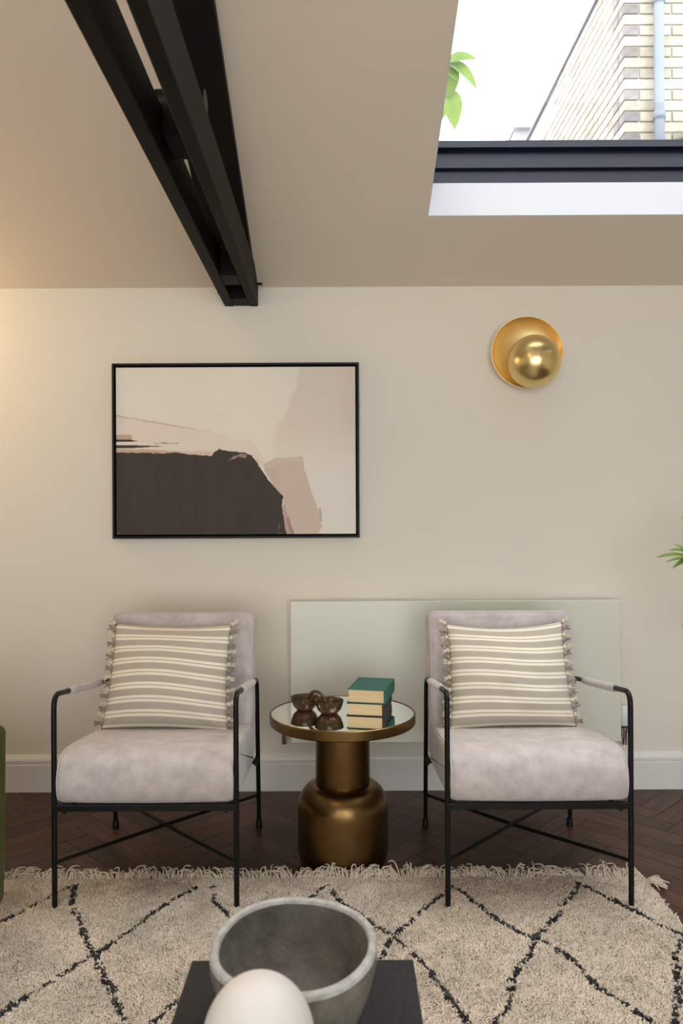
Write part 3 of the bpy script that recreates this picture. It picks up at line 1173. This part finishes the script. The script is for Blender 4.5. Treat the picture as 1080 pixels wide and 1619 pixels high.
def tassel(parent, pos, direction, cream, k):
    key = (cream, k % 4)
    if key not in tassel_mesh:
        rr = random.Random(k * 7 + cream)
        parts = []
        v, f = lathe_data([(.0001, -.002), (.0045, .0), (.0062, .004), (.0048, .008), (.003, .010)], 8)
        parts.append(([(x, z, y) for x, y, z in v], f))
        for i in range(7):
            a = rr.uniform(0, 6.28)
            sp = rr.uniform(.002, .0075)
            L = rr.uniform(.013, .022)
            parts.append(tube_data([(.002 * math.cos(a), .007, .002 * math.sin(a)), (sp * .7 * math.cos(a), .007 + L * .5, sp * .7 * math.sin(a)),
                                    (sp * math.cos(a) + rr.uniform(-.003, .003), .007 + L, sp * math.sin(a) + rr.uniform(-.003, .003))], [.0016, .0017, .0012], 5))
        V, Fc = merge(parts)
        me = bpy.data.meshes.new('tassel')
        me.from_pydata([tuple(v) for v in V], [], Fc)
        me.polygons.foreach_set('use_smooth', [True] * len(me.polygons))
        me.materials.append(M_TASSEL_C if cream else M_TASSEL_G)
        tassel_mesh[key] = me
    o = bpy.data.objects.new('tassel', tassel_mesh[key])
    o.location = pos
    o.scale = (1.45, 1.1, 1.45)
    d = Vector(direction).normalized()
    o.rotation_euler = d.to_track_quat('Y', 'Z').to_euler()
    link(o, parent)


def make_pillow(loc, lean, yaw, roll, W, H, T, label, seed, sag):
    t = empty('throw_pillow', loc, label, 'cushion', 'striped cushions on the armchairs')
    t.rotation_euler = Euler((0, 0, yaw))
    N = 44
    u = np.linspace(-1, 1, N)
    U, Vv = np.meshgrid(u, u)          # Vv: -1 bottom, 1 top
    kx, kz = .055, .045
    px = W / 2 * U * (1 - kx * (1 - Vv ** 2))
    pz = H / 2 * Vv * (1 - kz * (1 - U ** 2))
    prof = np.clip((1 - U ** 2), 0, 1) ** .55 * np.clip((1 - Vv ** 2), 0, 1) ** .55
    px = px * (1 - .028 * Vv)
    nz1 = vnoise((U + 2) * 3.2, (Vv + 2) * 3.2, seed) - .5
    nz2 = vnoise((U + 2) * 7, (Vv + 2) * 9, seed + 1) - .5
    belly = 1 + .22 * (-Vv)            # filling settles low
    th = T / 2 * prof * belly + (nz1 * .012 + nz2 * .005) * prof
    # creases running into the lower corners
    for sx in (-1, 1):
        r = np.hypot(U - sx * 1.0, Vv + 1.0)
        an = np.arctan2(Vv + 1.0, np.abs(U - sx))
        th += .006 * np.sin(an * 9 + seed) * np.exp(-(r / .55) ** 2) * prof ** .5
    pz = pz - sag * (1 - U ** 2) * np.clip(Vv, 0, 1) ** 2 * H
    pz += .010 * np.sin(U * 2.2 + seed) * (1 - Vv ** 2)
    cr, sr = math.cos(roll), math.sin(roll)
    cl, sl = math.cos(lean), math.sin(lean)
    z_off = H / 2 * .985

    def world(x, d, z):
        x2, z2 = x * cr - z * sr, x * sr + z * cr + z_off
        return np.stack([x2, d * cl + z2 * sl, z2 * cl - d * sl], -1)
    front = world(px, -th, pz).reshape(-1, 3)
    back = world(px, th * .8, pz).reshape(-1, 3)
    idx = np.arange(N * N).reshape(N, N)
    q1 = np.stack([idx[:-1, :-1], idx[:-1, 1:], idx[1:, 1:], idx[1:, :-1]], -1).reshape(-1, 4)
    q2 = q1[:, ::-1] + N * N
    V = np.vstack([front, back])
    faces = np.vstack([q1, q2])
    o = fast_mesh('cover', V, faces.reshape(-1), 4, M_PILLOW, t)
    uv = o.data.uv_layers.new(name='UVMap')
    UV = np.vstack([np.stack([(U + 1) / 2, (Vv + 1) / 2], -1).reshape(-1, 2)] * 2)
    uv.data.foreach_set('uv', UV[faces.reshape(-1)].astype(np.float32).ravel())
    bm = bmesh.new()
    bm.from_mesh(o.data)
    bmesh.ops.remove_doubles(bm, verts=bm.verts, dist=1e-5)
    bmesh.ops.recalc_face_normals(bm, faces=bm.faces)
    bm.to_mesh(o.data)
    bm.free()
    o.data.polygons.foreach_set('use_smooth', [True] * len(o.data.polygons))
    rr = random.Random(seed)
    k = 0
    for sx in (-1, 1):
        n = 17
        for i in range(n):
            v = -1 + 2 * i / (n - 1)
            x = sx * W / 2 * (1 - kx * (1 - v * v)) * .995 * (1 - .028 * v)
            z = H / 2 * v
            p = world(np.array(x), np.array(0.0), np.array(z))
            tip = world(np.array(x + sx * 1.0), np.array(rr.uniform(-.5, .3)), np.array(z + rr.uniform(-.5, .5) + (.5 * v if abs(v) > .95 else 0)))
            tassel(t, tuple(p), tuple(tip - p), int(i % 2 == 0), k)
            k += 1
    return t


make_pillow((-0.615, 2.745, .447), R(17), R(-2), R(-.8), .438, .372, .175, 'striped cushion with side tassels, on the armchair under the painting', 21, .01)
make_pillow((0.592, 2.745, .447), R(17), R(3), R(.5), .440, .372, .175, 'striped cushion with side tassels, on the armchair in front of the radiator', 35, .035)

# ------------------------------------------------------------------ brass side table
TX, TY = 0.0, 2.756
table = empty('side_table', (TX, TY, 0), 'round brass pedestal table with a mirror top between the armchairs', 'side table')
lathe('base', [(.0, .001), (.135, .001), (.149, .008), (.156, .024), (.157, .04), (.157, .176)] +
      [(.093 + .064 * math.cos(R(7.5 * i)), .176 + .086 * math.sin(R(7.5 * i))) for i in range(1, 13)] + [(.0, .262)], M_BRASS, table, 80)
lathe('column', [(.094, .2615), (.0945, .264), (.0945, .470), (.0, .470)], M_BRASS, table, 72)
lathe('rim', [(.0, .471), (.250, .471), (.2535, .4745), (.2535, .5035), (.251, .506), (.248, .506), (.248, .4985), (.0, .4985)], M_BRASS, table, 112)
lathe('mirror', [(.0, .499), (.2475, .499), (.2475, .504), (.0, .504)], M_MIRROR, table, 112)
TOPZ = .504


def book(loc, yaw, w, d, h, cover, label):
    """spine to the right; fore edges face the camera"""
    t = empty('book', loc, label, 'book')
    t.rotation_euler = (0, 0, yaw)
    ct = .0028
    box('page_block', -w / 2 + .004, w / 2 - .004, -d / 2 + .004, d / 2 - .004, ct, h - ct, M_PAGES, t)
    box('cover_board', -w / 2, w / 2 - .0005, -d / 2, d / 2, 0, ct, cover, t, .0008, 1)
    box('cover_board', -w / 2, w / 2 - .0005, -d / 2, d / 2, h - ct, h, cover, t, .0008, 1)
    # slightly rounded spine
    pts = [(w / 2 - .0045 + .0045 + .002 * math.sin(math.pi * i / 10), h * i / 10) for i in range(11)]
    V = [(x, -d / 2, z) for x, z in pts] + [(x, d / 2, z) for x, z in pts]
    V += [(w / 2 - .0065, -d / 2, 0), (w / 2 - .0065, -d / 2, h), (w / 2 - .0065, d / 2, 0), (w / 2 - .0065, d / 2, h)]
    n = 11
    Fc = [(i, i + n, i + n + 1, i + 1) for i in range(n - 1)]
    Fc += [tuple(range(n)) + (2 * n + 1, 2 * n), tuple(range(2 * n - 1, n - 1, -1)) + (2 * n + 2, 2 * n + 3), (2 * n, 2 * n + 1, 2 * n + 3, 2 * n + 2)]
    bm = bmesh.new()
    bv = [bm.verts.new(v) for v in V]
    for q in Fc:
        bm.faces.new([bv[i] for i in q])
    from_bm('spine', bm, cover, t)
    return t


by_ = math.radians(-11)
book((.096, 2.795, TOPZ + .0002), by_, .130, .195, .0440, M_BLACKCOVER, 'black book with cream pages lying under the green book')
book((.103, 2.795, TOPZ + .0444), by_ - .02, .132, .200, .0475, M_GREENCOVER, 'green cloth-bound book on top of the black book')

# pair of joined bowls with a loop handle
bowl2 = empty('double_bowl', (-.088, 2.770, TOPZ), 'glazed brown twin snack bowls joined by a loop handle on the mirror table', 'bowl')
for (x, y) in ((-.045, .025), (.042, -.028)):
    pr = [(.0, .0002), (.020, .0002), (.027, .003), (.038, .014), (.046, .028), (.0505, .044), (.0508, .0465), (.0490, .0475), (.0470, .0455), (.0425, .030), (.034, .016), (.020, .008), (.0, .0065)]
    o = lathe('bowl', pr, M_GLAZE, bowl2, 48, loc=(x, y, 0), deg=60)
    lathe('foot', [(.0195, .0001), (.0275, .0028), (.0375, .0132), (.0415, .0200), (.0430, .0205), (.0390, .0130), (.0285, .0022), (.020, .0)], M_TERRA, o, 48)
H_ = [(-.036, .018, .028), (-.033, .016, .044), (-.022, .010, .062), (-.006, .002, .070), (.012, -.008, .065), (.024, -.016, .050), (.030, -.020, .030), (.032, -.022, .016)]


def catmull(p, k=5):
    q = []
    n = len(p)
    for i in range(n - 1):
        a, b, c, d = (Vector(p[max(0, i - 1)]), Vector(p[i]), Vector(p[i + 1]), Vector(p[min(n - 1, i + 2)]))
        for j in range(k):
            s = j / k
            q.append(tuple(.5 * ((2 * b) + (c - a) * s + (2 * a - 5 * b + 4 * c - d) * s * s + (3 * b - a - 3 * c + d) * s ** 3)))
    q.append(tuple(p[-1]))
    return q


tube('handle', catmull(H_), .0058, M_TERRA, bowl2, 12)

# ------------------------------------------------------------------ rug
RX0, RX1, RY0, RY1 = -1.095, 0.975, -0.40, 2.560
rug = empty('berber_rug', (0, 2.0, 0), 'shaggy cream rug with black diamond lines and a fringed edge', 'rug')
box('backing', RX0, RX1, RY0 - 2.0, RY1 - 2.0, .0005, .012, M_RUGBASE, rug, .004, 2)
LINES = [
 [(-1.06, 2.2), (-0.992, 2.297), (-0.961, 2.338), (-0.933, 2.39), (-0.904, 2.446), (-0.87, 2.504)],
 [(-0.855, 2.515), (-0.819, 2.386), (-0.78, 2.322), (-0.731, 2.217), (-0.67, 2.127), (-0.64, 2.061), (-0.609, 2.018), (-0.576, 1.968), (-0.541, 1.896), (-0.503, 1.83), (-0.486, 1.797), (-0.44, 1.70), (-.39, 1.6), (-.33, 1.42)],
 [(-1.05, 1.52), (-0.95, 1.66), (-0.81, 1.876), (-0.785, 1.921), (-0.74, 2.001), (-0.701, 2.061), (-0.669, 2.125), (-0.633, 2.186), (-0.595, 2.261), (-0.557, 2.355), (-0.511, 2.434), (-0.461, 2.5)],
 [(-.56, 1.55), (-0.457, 1.796), (-0.44, 1.838), (-0.404, 1.914), (-0.387, 1.956), (-.3, 2.12), (-.2, 2.28), (-0.112, 2.415), (-0.085, 2.46), (-0.053, 2.507)],
 [(-0.412, 2.505), (-0.391, 2.411), (-0.362, 2.36), (-0.335, 2.318), (-.25, 2.2), (-.15, 2.05), (-.05, 1.9), (.05, 1.7), (.12, 1.5)],
 [(-0.045, 2.485), (0.006, 2.385), (0.064, 2.307), (0.089, 2.261), (0.139, 2.203), (0.162, 2.155), (0.2, 2.091), (0.22, 2.03), (0.243, 1.961), (0.262, 1.908), (0.276, 1.85), (0.299, 1.811), (0.33, 1.74), (.38, 1.62), (.42, 1.45)],
 [(0.34, 2.49), (0.32, 2.464), (0.281, 2.411), (0.223, 2.326), (0.168, 2.247), (0.135, 2.197), (0.113, 2.144), (0.091, 2.081), (0.06, 2.02), (-.02, 1.88), (-.1, 1.72), (-.16, 1.5)],
 [(0.339, 2.505), (0.377, 2.455), (0.397, 2.403), (0.427, 2.331), (0.461, 2.264), (0.497, 2.212), (0.53, 2.187), (0.566, 2.151), (0.6, 2.094), (0.617, 2.044), (0.623, 1.987), (0.639, 1.948), (0.667, 1.91), (0.693, 1.86), (0.716, 1.821), (0.75, 1.74), (.80, 1.62), (.84, 1.45)],
 [(0.752, 2.516), (0.704, 2.429), (0.659, 2.371), (0.633, 2.315), (0.58, 2.256), (0.53, 2.187), (0.501, 2.117), (0.455, 2.051), (0.425, 1.999), (0.402, 1.903), (0.366, 1.849), (0.329, 1.799), (.27, 1.68), (.22, 1.5)],
 [(0.763, 2.512), (0.785, 2.459), (0.814, 2.413), (0.854, 2.348), (0.898, 2.266), (0.932, 2.218), (0.955, 2.195)],
 [(0.955, 2.19), (0.893, 2.125), (0.868, 2.058), (0.837, 1.986), (0.81, 1.909), (0.783, 1.864), (0.75, 1.804), (.7, 1.7), (.62, 1.5)],
]


def rug_dist(x, y):
    d = np.full(x.shape, 9.0)
    for l in LINES:
        for (xa, ya), (xb, yb) in zip(l[:-1], l[1:]):
            m = (x > min(xa, xb) - .04) & (x < max(xa, xb) + .04) & (y > min(ya, yb) - .04) & (y < max(ya, yb) + .04)
            if not m.any():
                continue
            vx, vy = xb - xa, yb - ya
            t = np.clip(((x[m] - xa) * vx + (y[m] - ya) * vy) / (vx * vx + vy * vy), 0, 1)
            d[m] = np.minimum(d[m], np.hypot(x[m] - xa - t * vx, y[m] - ya - t * vy))
    return d


def pile(y0, y1, step, length, rad_, name):
    nx, ny = int((RX1 - RX0) / step), int((y1 - y0) / step)
    gx, gy = np.meshgrid(RX0 + .004 + (np.arange(nx) + .5) / nx * (RX1 - RX0 - .008), y0 + (np.arange(ny) + .5) / ny * (y1 - y0))
    x = (gx + rng.uniform(-.5, .5, gx.shape) * step).ravel()
    y = (gy + rng.uniform(-.5, .5, gy.shape) * step).ravel()
    x = np.clip(x, RX0 + .002, RX1 - .002)
    n = x.size
    la = vnoise((x + 5) * 45, (y + 5) * 45, 31) * 12.6 + rng.normal(0, .7, n)
    lm = length * (.25 + .75 * rng.random(n))
    hgt = length * (.62 + .5 * vnoise((x + 5) * 30, (y + 5) * 30, 32)) * rng.uniform(.8, 1.15, n)
    rr = rad_ * rng.uniform(.75, 1.3, n)
    ph = rng.uniform(0, 6.28, n)
    V = np.zeros((n, 7, 3), dtype=np.float32)
    z0 = .011
    for k in range(3):
        a = ph + k * 2 * math.pi / 3
        V[:, k] = np.stack([x + rr * np.cos(a), y - 2.0 + rr * np.sin(a), np.full(n, z0)], -1)
        V[:, 3 + k] = np.stack([x + rr * .9 * np.cos(a) + .45 * lm * np.cos(la), y - 2.0 + rr * .9 * np.sin(a) + .45 * lm * np.sin(la), z0 + hgt * .72], -1)
    V[:, 6] = np.stack([x + lm * np.cos(la), y - 2.0 + lm * np.sin(la), z0 + hgt], -1)
    base = np.arange(n)[:, None] * 7
    tri = []
    for k in range(3):
        j = (k + 1) % 3
        tri += [[k, j, 3 + j], [k, 3 + j, 3 + k], [3 + k, 3 + j, 6]]
    tri = np.array(tri).ravel()[None, :]
    loops = (base + tri).ravel()
    # wool colours, black where a line runs; the lines are knotted, so they break up
    d = rug_dist(x, y)
    wd = .0068 + .0085 * (vnoise((x + 5) * 38, (y + 5) * 38, 33) - .35)
    black = (d < wd) & (vnoise((x + 5) * 90, (y + 5) * 90, 34) > .30)
    tone = (.86 + .28 * vnoise((x + 5) * 14, (y + 5) * 14, 35)) * rng.uniform(.86, 1.12, n)
    col = np.stack([.62 * tone, .53 * tone, .43 * tone], -1)
    col[black] = np.array([.010, .009, .008])
    colors = np.repeat(col[:, None, :], 7, 1).reshape(-1, 3)
    o = fast_mesh(name, V.reshape(-1, 3), loops, 3, M_PILE, rug, colors)
    o['kind'] = 'stuff'
    return o


pile(1.45, RY1, .0043, .0112, .0030, 'wool_pile')
pile(RY0, 1.45, .0120, .0130, .0075, 'wool_pile')

# knotted fringe along the wall-side edge
parts = []
NF = 1150
for i in range(NF):
    x = RX0 + (RX1 - RX0) * (i + random.random()) / NF
    cl_ = float(vnoise(np.array([x * 17 + 50]), np.array([3.3]), 41)[0]) - .5
    cl2 = float(vnoise(np.array([x * 40 + 50]), np.array([7.3]), 42)[0]) - .5
    ang = cl_ * 1.8 + cl2 * 1.2 + random.gauss(0, .3)
    L = random.uniform(.035, .070)
    lift = max(0.0, random.gauss(.007, .007)) + .016 * max(0, cl_)
    dx, dy = math.sin(ang), max(.25, math.cos(ang))
    p0 = Vector((x, RY1 - 2.0 - .004, .011))
    p1 = p0 + Vector((dx * L * .34 + random.gauss(0, .002), dy * L * .35, .004 + lift))
    a2 = ang + random.gauss(0, .35)
    p2 = p1 + Vector((math.sin(a2) * L * .35, math.cos(a2) * L * .3, .001 + lift * .3))
    a3 = a2 + random.gauss(0, .5)
    p3 = p2 + Vector((math.sin(a3) * L * .35, math.cos(a3) * L * .3, -.004 - lift * .1))
    p3.z = max(.0025, p3.z)
    parts.append(tube_data(catmull([p0, p1, p2, p3], 3), [.0021] * 9 + [.0014], 4))
# the loose corner tassel by the right end
for i in range(26):
    a = random.uniform(-.9, .5)
    L = random.uniform(.03, .075)
    p0 = Vector((RX1 - .004, RY1 - 2.0 - random.uniform(.01, .035), .010))
    p1 = p0 + Vector((math.cos(a) * L * .5, math.sin(a) * L * .5, random.uniform(.004, .014)))
    p2 = p0 + Vector((math.cos(a) * L, math.sin(a) * L + random.uniform(-.012, .012), random.uniform(-.007, .004)))
    parts.append(tube_data(catmull([p0, p1, p2], 4), [.0021] * 8 + [.0014], 4))
V, Fc = merge(parts)
fr = mesh('fringe', V, Fc, M_FRINGE, rug, True)
fr['kind'] = 'stuff'

# ------------------------------------------------------------------ coffee table with bowl and ovoid
CTX0, CTX1, CTY0, CTY1, CTZ = -.2715, .1244, .66, 1.414, .40
ct = empty('coffee_table', ((CTX0 + CTX1) / 2, (CTY0 + CTY1) / 2, 0), 'low black stained wood table in the foreground under the concrete bowl', 'coffee table')
a, b = (CTX1 - CTX0) / 2, (CTY1 - CTY0) / 2
box('tabletop', -a, a, -b, b, CTZ - .035, CTZ, M_EBONY, ct, .003, 2)
for sx in (-1, 1):
    for sy in (-1, 1):
        xa, ya = sx * (a - .035), sy * (b - .035)
        box('leg', xa - .022, xa + .022, ya - .022, ya + .022, .0245, CTZ - .0355, M_EBONY, ct, .003, 1)
for sy in (-1, 1):
    box('apron', -a + .06, a - .06, sy * (b - .035) - .01, sy * (b - .035) + .01, CTZ - .085, CTZ - .0355, M_EBONY, ct)

cb = empty('concrete_bowl', (-.077, 1.228, CTZ), 'chunky rough grey concrete bowl on the black table', 'bowl')
outer = [(.0, .0008), (.070, .0008), (.085, .006), (.104, .034), (.119, .072), (.1275, .108), (.1280, .126)]
rim = [(.1280, .126), (.1265, .1325), (.1215, .1355), (.1160, .1335), (.1140, .128)]
inner = [(.1140, .128), (.112, .105), (.100, .065), (.082, .038), (.055, .022), (.0, .017)]


def rough_lathe(name, prof, m, amp):
    prof2 = []
    for (r0, z0_), (r1, z1_) in zip(prof[:-1], prof[1:]):
        for k in range(3):
            prof2.append((r0 + (r1 - r0) * k / 3, z0_ + (z1_ - z0_) * k / 3))
    prof2.append(prof[-1])
    v, f = lathe_data([(max(r, 1e-4), z) for r, z in prof2], 96)
    v = np.array(v)
    ang = np.arctan2(v[:, 1], v[:, 0])
    up = np.clip(v[:, 2] / .13, 0, 1)
    wob = 1 + up * (.012 * np.sin(ang * 2 + .6) + .003 * np.sin(ang * 5 + 2))
    v[:, 0] *= wob
    v[:, 1] *= wob * 1.15
    v[:, 2] += up * .0022 * np.sin(ang * 3 + 1) * (v[:, 2] > .09)
    n1 = vnoise(v[:, 0] * 160 + 50, v[:, 1] * 160 + v[:, 2] * 110 + 50, 51) - .5
    v *= (1 + amp * n1 * (v[:, 2] > .004))[:, None]
    f = [q for q in f if len(q) < 10]
    bm = bmesh.new()
    bv = [bm.verts.new(p) for p in v]
    for q in f:
        bm.faces.new([bv[i] for i in q])
    bmesh.ops.remove_doubles(bm, verts=bm.verts, dist=2e-4)
    return from_bm(name, bm, m, cb, True)


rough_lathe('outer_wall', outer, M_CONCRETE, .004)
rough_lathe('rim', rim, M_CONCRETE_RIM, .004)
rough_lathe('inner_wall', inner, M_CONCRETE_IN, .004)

prof = []
for i in range(0, 37):
    a_ = R(180 - 5 * i)
    # egg standing on its narrow end
    zz = math.cos(a_)
    rz = .082 if zz > 0 else .140
    prof.append((max(1e-5, .0705 * math.sin(a_)), .1385 + rz * zz))
prof = [p for p in prof if p[1] > .006]
prof = [(0.0, .0005), (prof[0][0] * .85, .0005)] + prof[:-1] + [(0.0, prof[-1][1])]
egg = lathe('ivory_ovoid', prof, M_EGG, None, 72, loc=(-.1065, .985, CTZ), deg=70)
tag(egg, 'smooth ivory egg-shaped ornament in front of the concrete bowl', 'ornament')

# ------------------------------------------------------------------ olive sofa at the left edge
sofa = empty('velvet_sofa', (-1.405, 1.45, 0), 'olive green velvet sofa whose rounded arm shows at the left edge', 'sofa')


def sofa_pad(name, x0, x1, y0, y1, z0, z1, er, parent=sofa):
    return box(name, x0 + 1.42, x1 + 1.42, y0 - 1.45, y1 - 1.45, z0, z1, M_VELVET, parent, er, 5)


arm_poly = [(x + 1.42, z) for x, z in [(-1.86, .075)] + [(-1.005, .075), (-.988, .10), (-.983, .30), (-.980, .56)] + arc(-1.005, .572, .026, 10, 90, 5) + [(-1.5, .60), (-1.84, .615), (-1.86, .60)]]
for yc in (2.215, .715):
    pad_obj('arm', arm_poly, .065, .02, lambda a, b, c, yc=yc: (a, yc + c - 1.45, b), M_VELVET, sofa)
sofa_pad('seat_base', -1.86, -1.02, .785, 2.145, .075, .29, .02)
for ya, yb2 in ((.79, 1.462), (1.468, 2.14)):
    sofa_pad('seat_cushion', -1.66, -1.00, ya, yb2, .292, .44, .04)
    sofa_pad('back_cushion', -1.70, -1.52, ya, yb2, .445, .80, .05)
sofa_pad('backrest', -1.88, -1.705, .785, 2.145, .292, .78, .03)
for x in (-1.80, -1.06):
    for y in (.70, 2.20):
        zb = .026 if x > -1.09 else .001
        tube('leg', [(x + 1.42, y - 1.45, zb), (x + 1.42, y - 1.45, .0745)], [.014, .02], M_BLACK, sofa)

# ------------------------------------------------------------------ plant at the right edge
PXc, PYc = 1.62, 2.95
plant = empty('potted_palm', (PXc, PYc, 0), 'green leafy potted plant reaching in from the right edge', 'plant')
lathe('pot', [(.0, .001), (.11, .001), (.12, .01), (.145, .27), (.145, .29), (.132, .29), (.128, .25), (.0, .25)], M_POT, plant, 48)
lathe('soil', [(.0, .2505), (.126, .2505), (.126, .262), (.0, .27)], M_SOIL, plant, 32)


def pp(px, py, d):
    return Vector(((px - 540) * d / F_PX - PXc, d - PYc, CAM_Z + (812 - py) * d / F_PX))


clusters = [((1098, 889, 2.90), [(1034, 885, 2.84), (1057, 873, 2.80), (1065, 862, 2.95), (1050, 892, 2.92), (1062, 902, 2.82), (1110, 840, 2.9), (1150, 880, 2.9), (1120, 930, 2.85)]),
            ((1118, 838, 3.0), [(1076, 821, 2.95), (1085, 800, 3.0), (1120, 790, 3.0), (1160, 820, 2.95), (1090, 850, 3.1)]),
            ((1115, 968, 2.95), [(1077, 993, 2.9), (1085, 960, 2.95), (1110, 1010, 2.9), (1150, 985, 2.95)]),
            ((1230, 780, 2.95), [(1170, 760, 2.9), (1200, 720, 2.95), (1240, 700, 2.95), (1290, 740, 3.0), (1280, 800, 2.9), (1180, 800, 3.0)]),
            ((1290, 880, 3.0), [(1240, 860, 2.95), (1300, 820, 3.0), (1340, 870, 3.0), (1320, 930, 2.9), (1250, 920, 3.05)])]
roots = [(-.05, -.03), (-.02, .04), (-.06, .01), (.03, .0), (.06, -.02)]
for (c, tips), (rx, ry) in zip(clusters, roots):
    cp = pp(*c)
    midp = Vector((rx + (cp.x - rx) * .15, ry + (cp.y - ry) * .3, .26 + (cp.z - .26) * .7))
    st_ = tube('cane', catmull([(rx, ry, .255), tuple(midp), tuple(cp)], 6), .006, M_CANE, plant, 8)
    for tpx in tips:
        tip = pp(*tpx)
        V, Fc = leaf_data(cp, tip, .021 + .03 * min(.2, (tip - cp).length), (random.uniform(-.2, .2), -.5, 1), .22, .09, 8, .7)
        mesh('leaf', V, Fc, M_LEAF, st_, True)
